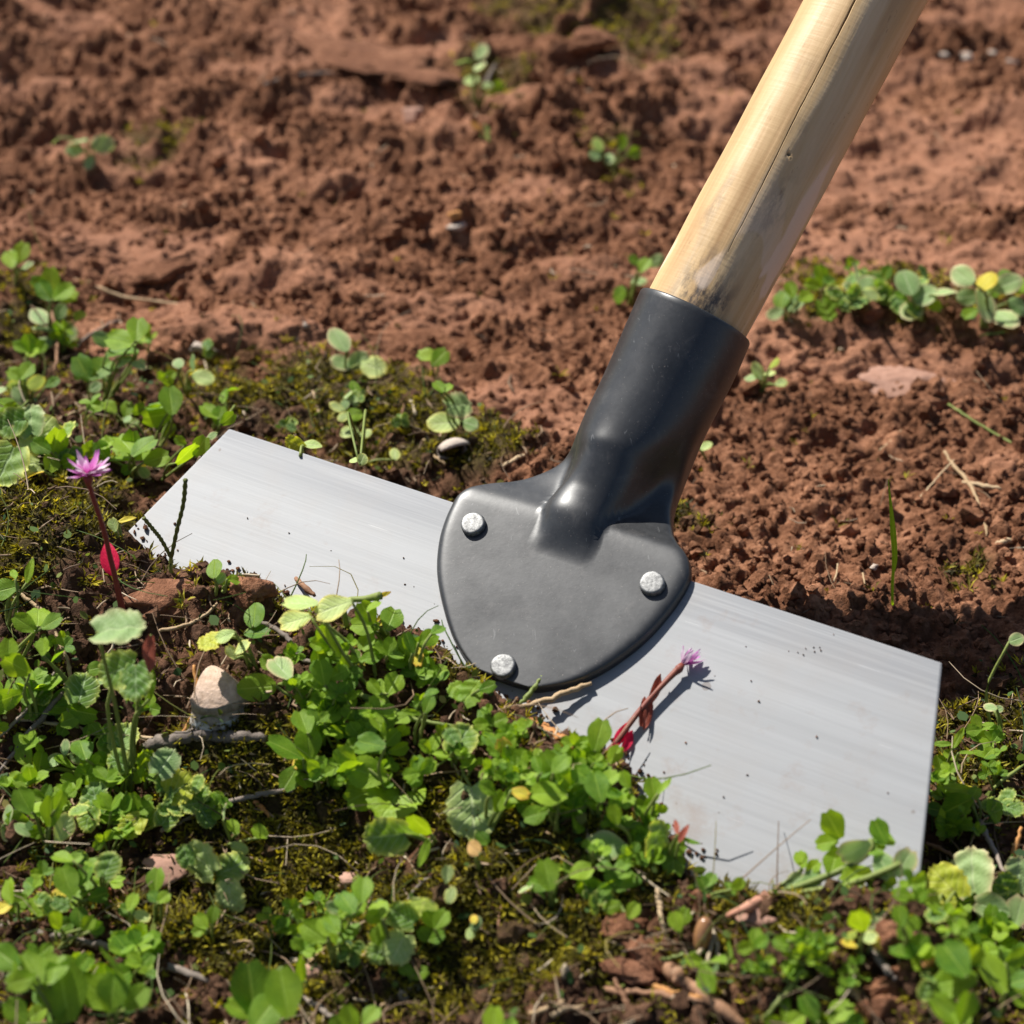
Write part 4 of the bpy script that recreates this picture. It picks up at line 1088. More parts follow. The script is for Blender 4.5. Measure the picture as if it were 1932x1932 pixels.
 ('shaded lower clover leaves in the dark under the lime trifoliate', 'clover', (1048, 1560), [('O', 1034, 1524, 44, 130), ('O', 1058, 1520, 42, 60), ('O', 1036, 1498, 70, 180), ('O', 1010, 1537, 50, 200), ('O', 1088, 1550, 54, 220)]),
 ('blue-green smooth oval leaf at the near foot of the mound end', 'clover', (1186, 1620), [('Og', 1145, 1597, 80, 170, {'k': .7, 'j': .08}), ('O', 1161, 1536, 40, 100), ('O', 1196, 1580, 36, 60)]),
 ('clover leaf with its stalk standing out over the blade, casting a shadow on the steel', 'clover', (1216, 1560), [('O', 1232, 1488, 46, 100), ('N', 1254, 1482, 44, 65), ('O', 1180, 1470, 36, 120)]),
 ('wavy scalloped bright leaf at the soil edge on the blade', 'weed', (1262, 1640), [('S', 1240, 1580, 74, 50), ('Sc', 1270, 1620, 52, 80), ('O', 1276, 1600, 40, 20), ('Nb', 1290, 1572, 40, 70), ('N', 1302, 1588, 40, 330), ('Nb', 1276, 1560, 34, 110)]),
 ('yellow-green fold of leaves behind the bright tuft on the mound', 'clover', (960, 1460), [('Oy', 952, 1412, 44, 110), ('O', 966, 1424, 40, 300), ('O', 940, 1444, 36, 200)]),
 ('small clover leaves in the shade below the pale hanging leaf', 'clover', (925, 1560), [('O', 942, 1512, 46, 60), ('O', 920, 1488, 42, 160), ('O', 968, 1500, 44, 20), ('Oy', 982, 1496, 36, 340)]),
 ('lime wedge-shaped clover leaf standing on the near slope', 'clover', (1040, 1712), [('O', 1032, 1650, 62, 100), ('O', 1016, 1668, 44, 160), ('O', 1096, 1644, 50, 30)]),
 ('clover runner with a folded leaf and a round leaf, close to the lowest soil edge', 'clover', (1160, 1700), [('O', 1118, 1676, 58, 150), ('Rc', 1155, 1711, 36, 20), ('O', 1178, 1662, 48, 50), ('N', 1150, 1668, 44, 20), ('O', 1194, 1718, 36, 60)]),
 # left front
 ('clover with two thin leaflets held upright at the very edge beside the blade', 'clover', (12, 1182), [('O', 10, 1112, 56, 190), ('N', 26, 1082, 44, 100), ('N', 56, 1076, 50, 80)]),
 ('broad three-lobed bright clover leaf by the pale curved twig', 'clover', (22, 1246), [('O', 72, 1162, 62, 90), ('O', 46, 1176, 50, 150), ('O', 98, 1174, 44, 35)]),
 ('tall curled weed with scalloped dark leaf and crossing stalks', 'weed', (240, 1500), [('Sg', 229, 1184, 92, 8, {'r': .0007}), ('S', 219, 1266, 74, 200, {'r': .0006, 'k': .8, 'j': .1}), ('S', 256, 1290, 70, 280), ('Nb', 280, 1236, 90, 240), ('N', 285, 1290, 60, 80)]),
 ('dense bright clover patch at the near edge, in front of the grey twigs', 'clover', (70, 1360), [('O', 50, 1302, 66, 110), ('O', 78, 1292, 54, 60), ('O', 104, 1288, 50, 40), ('O', 30, 1256, 60, 150), ('O', 14, 1318, 60, 200), ('O', 118, 1316, 46, 20), ('O', 60, 1336, 48, 260), ('O', 16, 1228, 50, 90), ('O', 92, 1330, 44, 300)]),
 ('dark round-toothed leaf at the end of the thick grey twig', 'weed', (160, 1340), [('S', 156, 1296, 64, 75), ('O', 82, 1220, 36, 100), ('O', 108, 1238, 36, 40)]),
 ('folded clover leaf crossed by the long straw', 'clover', (150, 1390), [('O', 155, 1344, 60, 350), ('O', 134, 1356, 46, 200), ('O', 122, 1372, 40, 250)]),
 ('scalloped leaf with pale veins below the crossing straw', 'weed', (234, 1440), [('S', 234, 1388, 60, 80), ('S', 204, 1404, 44, 140)]),
 ('dark clover group in front of the crossing straw', 'clover', (170, 1470), [('O', 156, 1414, 54, 100), ('O', 180, 1452, 56, 270), ('O', 46, 1424, 48, 120), ('O', 76, 1440, 50, 60), ('O', 120, 1440, 44, 180)]),
 ('pale lobed leaves at the foot of the tall curled weed', 'weed', (285, 1480), [('Sc', 276, 1440, 52, 100), ('Sg', 314, 1436, 56, 60), ('S', 220, 1434, 48, 150), ('O', 300, 1462, 44, 20), ('O', 262, 1462, 36, 230)]),
 ('yellow folded leaf in front of the scattered scalloped leaves', 'weed', (360, 1525), [('Sy', 344, 1485, 70, 15), ('S', 380, 1498, 48, 40), ('S', 358, 1518, 40, 200), ('S', 390, 1544, 40, 300)]),
 ('group of round scalloped leaves behind the dark curved twig', 'weed', (270, 1560), [('S', 320, 1533, 52, 60), ('S', 276, 1534, 44, 100), ('S', 214, 1536, 42, 160), ('Sy', 247, 1562, 50, 230), ('Rp', 232, 1550, 26, 190)]),
 ('large toothed dark leaf with pale rim at the back of the clover bank', 'weed', (190, 1560), [('S', 178, 1502, 60, 110), ('S', 166, 1546, 52, 250), ('S', 145, 1530, 36, 180)]),
 ('clover bank with pale folded leaf at the near edge', 'clover', (90, 1600), [('O', 46, 1510, 54, 120), ('O', 96, 1530, 60, 85), ('Op', 120, 1562, 58, 60), ('O', 72, 1524, 44, 140), ('O', 32, 1546, 44, 170), ('O', 112, 1510, 40, 50), ('O', 70, 1570, 36, 200)]),
 ('pale crinkled leaves of the low weed on bare moss', 'weed', (416, 1660), [('Sp', 376, 1620, 76, 150), ('S', 440, 1636, 66, 30), ('Sp', 436, 1698, 60, 280), ('S', 350, 1612, 40, 110)]),
 ('single bright heart-shaped leaf on a stalk beside the pale crinkled weed', 'clover', (296, 1740), [('O', 294, 1660, 48, 90), ('O', 290, 1692, 30, 140), ('O', 308, 1694, 30, 50)]),
 ('clover with leaves edged in pale green above the dark lying twig', 'clover', (140, 1720), [('O', 126, 1662, 64, 110), ('O', 152, 1676, 56, 60), ('O', 160, 1652, 40, 70), ('Oy', 112, 1690, 44, 250), ('O', 186, 1690, 40, 20)]),
 ('fresh clover leaves among orange scraps above the dark twig', 'clover', (200, 1710), [('S', 206, 1630, 50, 70), ('O', 178, 1636, 44, 120), ('O', 118, 1620, 44, 140), ('O', 140, 1622, 36, 40)]),
 ('pair of small bright leaves beside the dark lying twig', 'clover', (250, 1770), [('O', 250, 1702, 36, 80), ('O', 240, 1718, 36, 150), ('Rp', 268, 1728, 34, 330)]),
 ('low clover touching the dark lying twig', 'clover', (120, 1790), [('O', 104, 1736, 40, 130), ('O', 122, 1746, 38, 30), ('O', 150, 1732, 44, 100), ('O', 166, 1742, 36, 40), ('O', 182, 1752, 36, 20)]),
 ('cupped leaf and partner at the near rim, behind the dark lying twig', 'clover', (35, 1740), [('O', 16, 1682, 52, 120), ('O', 32, 1704, 50, 20), ('O', 70, 1710, 44, 110), ('Oy', 8, 1712, 36, 220)]),
 ('V-shaped small clover alone on the dark moss', 'clover', (388, 1772), [('O', 380, 1738, 36, 130), ('O', 402, 1726, 34, 80), ('O', 376, 1756, 30, 210)]),
 ('largest bright blurred clover leaf at the bottom rim', 'clover', (110, 1950), [('O', 120, 1870, 118, 100, {'k': .7, 'j': .1}), ('O', 56, 1828, 76, 100), ('O', 102, 1828, 66, 80), ('O', 14, 1808, 70, 150), ('O', 40, 1850, 60, 200), ('O', 112, 1912, 60, 260), ('O', 30, 1910, 60, 130)]),
 ('tall clover leaf on edge at the bottom rim next to the largest blurred leaf', 'clover', (210, 1945), [('O', 214, 1826, 92, 80), ('O', 186, 1874, 84, 140), ('O', 212, 1872, 76, 85), ('O', 236, 1884, 60, 110), ('O', 258, 1882, 58, 50)]),
 ('dark blurred clover leaf at the bottom rim past the end of the dark twig', 'clover', (500, 1960), [('O', 474, 1864, 104, 95), ('O', 536, 1872, 96, 100), ('O', 500, 1910, 86, 60), ('O', 452, 1906, 60, 150)]),
 ('narrow upright leaf on the moss near the bottom rim', 'clover', (570, 1862), [('N', 568, 1828, 60, 95)]),
 ('clover hearts with one upright leaflet in the centre of the near moss', 'clover', (640, 1800), [('O', 654, 1702, 60, 110), ('O', 684, 1678, 54, 90), ('O', 664, 1712, 58, 40), ('O', 628, 1744, 44, 120), ('R', 632, 1712, 36, 160)]),
 ('lime V of clover leaves in front of the upright leaflet', 'clover', (635, 1830), [('O', 592, 1758, 60, 150), ('O', 634, 1752, 60, 100), ('O', 660, 1762, 54, 60), ('O', 612, 1748, 40, 110)]),
 ('bright small clover between two pale fans on the near moss', 'clover', (735, 1770), [('O', 716, 1718, 52, 110), ('O', 704, 1730, 40, 160), ('O', 714, 1762, 44, 250)]),
 ('pale yellow-green fan-shaped leaf with a dark scalloped partner', 'weed', (782, 1762), [('Sp', 796, 1714, 76, 75), ('S', 756, 1726, 56, 150)]),
 ('small bluish clover pair right of the pale fan leaf', 'clover', (820, 1790), [('O', 812, 1734, 40, 120), ('O', 832, 1734, 42, 60), ('O', 804, 1764, 38, 140), ('O', 824, 1768, 36, 20)]),
 ('pale leaf lying flat in front of the fan-shaped leaf', 'weed', (730, 1800), [('Sp', 750, 1792, 62, 240), ('S', 714, 1796, 50, 200)]),
 ('tiny lime pair of leaves in front of the flat pale leaf', 'clover', (775, 1856), [('O', 766, 1830, 32, 140), ('O', 790, 1836, 38, 20)]),
 ('upright pale-rimmed sprout on the dark moss under the mound', 'weed', (846, 1690), [('Op', 844, 1648, 34, 80), ('Rp', 850, 1688, 34, 75)]),
 ('orange-yellow withered sprout on the dark moss', 'weed', (906, 1640), [('Rd', 894, 1600, 34, 150), ('Ny', 914, 1620, 36, 0), ('O', 910, 1580, 34, 320)]),
 ('blurred clover tops cut off by the bottom rim, left of middle', 'clover', (660, 1965), [('O', 662, 1922, 60, 100), ('O', 700, 1916, 44, 70), ('O', 640, 1936, 50, 150)]),
 ('blurred clover tops cut off by the bottom rim, under the brown sticks', 'clover', (934, 1970), [('O', 932, 1926, 56, 90), ('O', 960, 1938, 40, 40)]),
 ('speckled small grey seedling on the near moss', 'weed', (560, 1745), [('R', 558, 1722, 30, 95), ('Rp', 566, 1738, 22, 300), ('R', 562, 1768, 20, 40)]),
 ('grey seedling with an orange bud on the moss slope', 'weed', (900, 1765), [('R', 898, 1742, 30, 60), ('Rp', 888, 1760, 26, 250), ('Ry', 894, 1734, 18, 100)]),
 ('two small triangular lime leaves in front of the dark curved twig', 'clover', (440, 1590), [('O', 440, 1560, 34, 110), ('O', 490, 1570, 36, 150), ('Rp', 452, 1600, 36, 330), ('Og', 423, 1530, 32, 120)]),
]
for label, cat, bp, leaves in PLANTS:
    foot = hit(*bp)
    foot = foot - np.array([0, 0, 0.001])
    name = 'clover_plant' if cat == 'clover' else 'weed_plant'
    root = thing(name, label, cat, foot)
    for L_ in leaves: add_leaf(root, foot, L_)

# the clover lying uprooted on the blade: runs from its root along the steel
def on_steel(px, py, up): return on_blade(px, py, 0.0012 + up)
root = thing('uprooted_clover', 'uprooted clover lying across the lower corner of the blade with its pink root bare', 'clover', on_steel(1452, 1690, .003))
V, F = tube(catmull([on_steel(1330, 1738, .006) * 0 + hit(1372, 1728, .003), hit(1410, 1712, .005), on_steel(1436, 1700, .006), on_steel(1452, 1692, .006)], 5), [0.0006, 0.0013, 0.0019, 0.0016], 7, 0.3)
put(link('root', mesh('root', V, F), M['root']), Matrix.Identity(4), root)
for pts, r in (([(1450, 1690, .005), (1520, 1668, .006), (1596, 1637, .008), (1640, 1606, .010), (1644, 1584, .010)], .0009), ([(1450, 1692, .005), (1540, 1680, .006), (1594, 1670, .007), (1640, 1655, .01), (1700, 1630, .012)], .0008), ([(1452, 1686, .005), (1490, 1660, .006), (1514, 1640, .006)], .0006)):
    V, F = tube(catmull([on_steel(*p) for p in pts], 5), r, 6)
    put(link('stem', mesh('stem', V, F), M['stalk']), Matrix.Identity(4), root)
for kind, x, y, s, a, up in [('O', 1572, 1556, 62, 120, .012), ('O', 1660, 1568, 50, 115, .012), ('O', 1668, 1584, 44, 140, .010), ('Og', 1612, 1606, 70, 215, .012), ('O', 1574, 1624, 56, 250, .008), ('O', 1646, 1600, 50, 330, .010),
                              ('Og', 1668, 1632, 60, 300, .010), ('Og', 1706, 1628, 60, 60, .011), ('O', 1616, 1654, 62, 200, .008), ('O', 1512, 1622, 36, 110, .007), ('O', 1534, 1636, 34, 40, .006), ('O', 1664, 1666, 56, 190, .008),
                              ('O', 1560, 1590, 44, 190, .009), ('Og', 1530, 1660, 50, 30, .006), ('Og', 1500, 1664, 46, 40, .006), ('N', 1578, 1690, 46, 260, .006)]:
    n = nrm(BN * 0.6 - FWD * 0.4 + rnd3(0.25)); d = img_dir(a, n); P = on_steel(x, y, up); s_ = s * depth_of(P) / FPX
    blade_leaf('leaf', P - d * s_ * .5, d, n, s_, kind, root)

# ------------------------------------------------------------------ small clovers and seedlings filling the patches
LAND = [('the standing pink flower', 206, 1052), ('the grey stone', 413, 1330), ('the fallen pink flower', 1230, 1330), ('the glossy acorn', 1324, 1757), ('the curled nutshell', 857, 854),
        ('the dark lying twig', 300, 1810), ('the tall curled weed', 240, 1480), ('the lowest rivet', 950, 1300), ('the lower blade corner', 1720, 1720), ('the thick stick', 1330, 1880), ('the upper blade corner', 1790, 1300),
        ('the far blade corner', 400, 800), ('the pale pebble', 383, 661), ('the flat pink slab', 1705, 710), ('the dark curved twig', 400, 1530), ('the socket rim', 1400, 640), ('the reddish earth block', 430, 1120),
        ('the crinkled pale weed', 410, 1650), ('the withered orange sprout', 900, 1620), ('the bottom rim centre', 780, 1900), ('the large sunlit clover leaf', 692, 1458), ('the broad dark clover', 570, 1420), ('the dark round-toothed leaf', 156, 1296), ('the hanging pale leaf', 892, 1536), ('the round far weed', 1858, 560), ('the toothed grey-green leaf', 1834, 1640), ('the bright upright tuft', 1044, 1450), ('the largest clover heart', 1872, 1838), ('the blurred near clover', 120, 1870)]
ORD = ['nearest', 'second nearest', 'third nearest', 'fourth nearest', 'fifth nearest', 'sixth nearest', 'seventh nearest', 'eighth nearest', 'ninth nearest', 'tenth nearest', 'eleventh nearest', 'twelfth nearest', 'thirteenth nearest', 'fourteenth nearest', 'fifteenth nearest', 'sixteenth nearest']
def where(items):
    """items: (x, y) picture points; gives each a phrase from the landmark it stands by and its order there"""
    info = []
    for i, (x, y) in enumerate(items):
        nm, lx, ly = min(LAND, key=lambda l: (l[1] - x) ** 2 + (l[2] - y) ** 2)
        dx, dy = x - lx, (y - ly) * 1.3
        rel = ('to the right of' if dx > 0 else 'to the left of') if abs(dx) > abs(dy) else ('in front of' if dy > 0 else 'behind')
        info.append((nm, rel, math.hypot(dx, dy), i))
    out = {}
    for key in set(k[:2] for k in info):
        g = sorted(k for k in info if k[:2] == key)
        g.sort(key=lambda k: k[2])
        for r, k in enumerate(g): out[k[3]] = (ORD[min(r, len(ORD) - 1)], key[1], key[0])
    return [out[i] for i in range(len(items))]

FILL = [  # cx, cy, rx, ry, how many, leaf length lo-hi, share of clover
 (120, 1390, 180, 150, 26, 34, 52, .8), (110, 1600, 150, 140, 16, 32, 50, .8), (80, 780, 130, 150, 12, 30, 46, .7), (680, 1330, 170, 110, 20, 32, 50, .95), (690, 1450, 150, 70, 12, 32, 50, .95),
 (1060, 1480, 110, 70, 14, 32, 48, .95), (1200, 1590, 60, 60, 7, 30, 40, .8), (1830, 1480, 90, 120, 14, 28, 44, .9), (1800, 1780, 140, 120, 16, 36, 56, .85), (1460, 1840, 180, 80, 12, 28, 42, .8),
 (1700, 565, 240, 36, 14, 30, 44, .3), (300, 700, 120, 80, 5, 20, 30, .5), (640, 1760, 120, 70, 6, 28, 40, .8), (330, 1500, 100, 60, 8, 30, 44, .3), (160, 1850, 150, 60, 10, 44, 66, .95), (930, 1430, 80, 60, 9, 28, 42, .8), (620, 780, 160, 36, 4, 16, 24, .2), (1100, 1680, 110, 50, 6, 28, 40, .8)]
cand = []
for cx, cy, rx, ry, num, lo, hi, cl in FILL:
    k = 0; tries = 0; num = round(num * (1.0 if 600 < cx < 1250 else 0.72))
    while k < num and tries < 400:
        tries += 1
        a = random.uniform(0, 2 * math.pi); r = math.sqrt(random.random())
        x, y = cx + rx * r * math.cos(a), cy + ry * r * math.sin(a)
        if x < -30 or x > 1962 or y > 1960: continue
        if any((x - c[0]) ** 2 + (y - c[1]) ** 2 < (0.55 * lo) ** 2 for c in cand): continue
        g = hit(x, y); b = on_blade(x, y)
        if inpoly(np.array(b[0]), np.array(b[1]), FOOT_XY) and np.linalg.norm(g - b) < 0.003: continue   # bare steel
        cand.append((x, y, random.uniform(lo, hi), random.random() < cl, g)); k += 1
words_ = where([(c[0], c[1]) for c in cand])
for (x, y, s, clo, g), (o_, rel, nm) in zip(cand, words_):
    foot = g - np.array([0, 0, 0.001])
    if clo:
        root = thing('clover_sprig', f'small green clover sprig, {o_} {rel} {nm}', 'clover', foot, 'small clover sprigs')
        for _ in range(random.choice((2, 2, 3, 4))):
            add_leaf(root, foot, ('T', x + random.uniform(-22, 22), y - random.uniform(6, 44), s * random.uniform(.48, .88), random.uniform(40, 140), {'k': random.uniform(.1, .6), 'r': .0004}))
    else:
        root = thing('seedling', f'little round-leaved seedling, {o_} {rel} {nm}', 'seedling', foot, 'little round-leaved seedlings')
        kk = random.choice(['S', 'S', 'Rc', 'R', 'Sc'])
        a0 = random.uniform(0, 360)
        for q in range(random.choice((2, 3, 4))):
            a = a0 + q * 110 + random.uniform(-25, 25)
            add_leaf(root, foot, (kk, x + s * .6 * math.cos(math.radians(a)), y - s * .25 - s * .4 * math.sin(math.radians(a)), s * random.uniform(.7, 1.0), a, {'r': .0005}))

# ------------------------------------------------------------------ flowers
def flower_head(root, P, axis_, size, npet, spread, label=None):
    head = mesh('flower_head', *tube([P - axis_ * size * .45, P - axis_ * size * .15, P + axis_ * size * .12], [size * .10, size * .20, size * .12], 8))
    h = put(link('flower_head', head, M['redstalk']), Matrix.Identity(4), root)
    up = np.array([0, 0, 1.0]); x = nrm(np.cross(axis_, up + 0.01)); y = np.cross(axis_, x)
    for i in range(npet):
        a = i * 2.39996; tlt = spread * (0.15 + 0.85 * math.sqrt((i + .5) / npet))
        d = nrm(axis_ * math.cos(tlt) + (x * math.cos(a) + y * math.sin(a)) * math.sin(tlt))
        nn = nrm(axis_ * math.sin(tlt) - (x * math.cos(a) + y * math.sin(a)) * math.cos(tlt) + rnd3(.1))
        o = link('petal', petal_mesh[i % 3]); put(o, T(P) @ basis(d, nn) @ Matrix.Scale(size * random.uniform(.8, 1.15), 4), h)

def petal_mat(name, c):
    m, nt, out = mat_new(name)
    uvn = N(nt, 'ShaderNodeUVMap', uv_map='UVMap').outputs[0]; sep = N(nt, 'ShaderNodeSeparateXYZ'); L(nt, uvn, sep.inputs[0])
    col = ramp(nt, sep.outputs[1], [(0.0, (0.35, 0.03, 0.12)), (0.35, c[0]), (0.75, c[1]), (1.0, c[2])])
    bs = N(nt, 'ShaderNodeBsdfPrincipled', i_Roughness=0.6); L(nt, col, bs.inputs['Base Color'])
    tr = N(nt, 'ShaderNodeBsdfTranslucent'); L(nt, col, tr.inputs['Color'])
    mx = N(nt, 'ShaderNodeMixShader', i_0=0.4); L(nt, bs.outputs[0], mx.inputs[1]); L(nt, tr.outputs[0], mx.inputs[2]); L(nt, mx.outputs[0], out.inputs[0]); return m
petal_mesh = []
for i, c in enumerate([((.55, .12, .42), (.62, .20, .55), (.50, .10, .48)), ((.75, .5, .66), (.82, .70, .78), (.7, .4, .62)), ((.50, .08, .36), (.70, .34, .62), (.85, .75, .82))]):
    me = leaf_mesh('P', 900 + i); me.name = 'petal'; me.materials.append(petal_mat('pink_petal', c)); petal_mesh.append(me)

def stem_obj(root, pts, r, mat, name='stem'):
    V, F = tube(catmull(pts, 5), r, 7)
    return put(link(name, mesh(name, V, F), M[mat]), Matrix.Identity(4), root)

foot = hit(236, 1178)
def fl(px, py): 
    d = ray(px, py); return CAM + d * ((foot[1] - 0.004 - CAM[1]) / d[1])
root = thing('pink_flower', 'small pink and white flower standing on a red stem with one crimson leaf', 'flower', foot)
stem_obj(root, [foot - np.array([0, 0, .004]), fl(222, 1110), fl(208, 1052), fl(196, 1000), fl(176, 940), fl(166, 905)], [.0011, .0008, .0007, .0007, .0006], 'redstalk')
n = nrm(-FWD * .8 + np.array([.1, 0, .3])); d = img_dir(100, n); s = 72 * depth_of(fl(210, 1052)) / FPX
blade_leaf('leaf', fl(212, 1086), d, n, s, 'Rr', root)
flower_head(root, fl(166, 897), nrm(UPV * .9 - FWD * .35), 0.0068, 22, 1.45)

root = thing('fallen_flower', 'plucked pink flower with brown and red leaves lying on the bright blade', 'flower', on_steel(1230, 1330, .004))
S = lambda x, y, u: on_steel(x, y, u * 0.12)
stem_obj(root, [S(1126, 1438, .004), S(1160, 1404, .008), S(1200, 1350, .010), S(1232, 1312, .011), S(1262, 1280, .012), S(1284, 1258, .012)], [.0010, .0008, .0008, .0008, .0010], 'redstalk')
for kind, x, y, s, a, up in [('Nb', 1236, 1300, 62, 62, .0115), ('Nb', 1214, 1342, 64, 66, .009), ('Nr', 1172, 1386, 62, 52, .008), ('Nr', 1184, 1398, 56, 50, .002), ('Nb', 1222, 1350, 60, 240, .007)]:
    n = nrm(BN * .5 - FWD * .3 + RGT * .5 + rnd3(.2)); d = img_dir(a, n); P = S(x, y, up); s_ = s * depth_of(P) / FPX
    blade_leaf('leaf', P - d * s_ * .5, d, n, s_, kind, root)
P = S(1285, 1257, .012)
flower_head(root, P, nrm(S(1300, 1232, .015) - S(1262, 1280, .011)), 0.0062, 11, 0.75)

# yellow stem with buds and the two-armed grass head before the blade
foot = hit(655, 1185)
root = thing('yellow_bud_stem', 'thin yellow flower stem with a bud leaning over the blade middle', 'flower stem', foot)
g = lambda px, py: spot(px, py, foot)
stem_obj(root, [foot, spot(650, 1137, foot), spot(690, 1130, foot), spot(718, 1124, foot)], [.0008, .0008, .0009, .0012], 'stalk')
blade_leaf('bud', spot(712, 1126, foot), img_dir(20, nrm(-FWD)), nrm(-FWD), 0.004, 'Ny', root)
foot = hit(320, 1084)
def fl(px, py): 
    d = ray(px, py); return CAM + d * ((foot[1] - CAM[1] + 0.002) / d[1])
root = thing('grass_seed_head', 'dark green forked grass seed head standing in a V before the steel', 'grass', foot)
stem_obj(root, [foot - np.array([0, 0, .003]), fl(322, 1066), fl(323, 1050)], .0006, 'stalk')
def knotty(pts, r, mat):
    P = catmull(pts, 7); V, F = tube(P, [r * (1 + .45 * (k % 2)) for k in range(len(P))], 6)
    put(link('seed_spike', mesh('seed_spike', V, F), M[mat]), Matrix.Identity(4), root)
M['darkspike'] = plain_mat('dark_green_spike', (.06, .075, .014), (.13, .14, .03), 400, .7)
knotty([fl(323, 1052), fl(334, 1000), fl(346, 950), fl(350, 905)], .00052, 'darkspike')
knotty([fl(323, 1052), fl(304, 1018), fl(290, 1000), fl(271, 977)], .0005, 'darkspike')
# tall grass blade on the bare soil, right of the blade
foot = hit(1686, 1140)
def fl(px, py): 
    d = ray(px, py); return CAM + d * ((foot[1] - CAM[1]) / d[1])
root = thing('grass_shoot', 'single upright green grass blade on the bare crumbly soil behind the tool', 'grass', foot)
P = catmull([foot - np.array([0, 0, .003]), fl(1684, 1095), fl(1688, 1050), fl(1684, 990), fl(1676, 905)], 6)
V = []; W = np.interp(np.linspace(0, 1, len(P)), [0, .35, .45, .7, 1], [.0004, .0005, .0008, .0009, .0001])
for p, w in zip(P, W): V += [p - RGT * w, p - FWD * .0004, p + RGT * w]
F = [(i * 3 + j, i * 3 + j + 1, i * 3 + j + 4, i * 3 + j + 3) for i in range(len(P) - 1) for j in range(2)]
UVs = [(u, i / len(P)) for i in range(len(P)) for u in (0, .5, 1)]
put(link('leaf', mesh('leaf', V, F, True, UVs), M['clover']), Matrix.Identity(4), root)
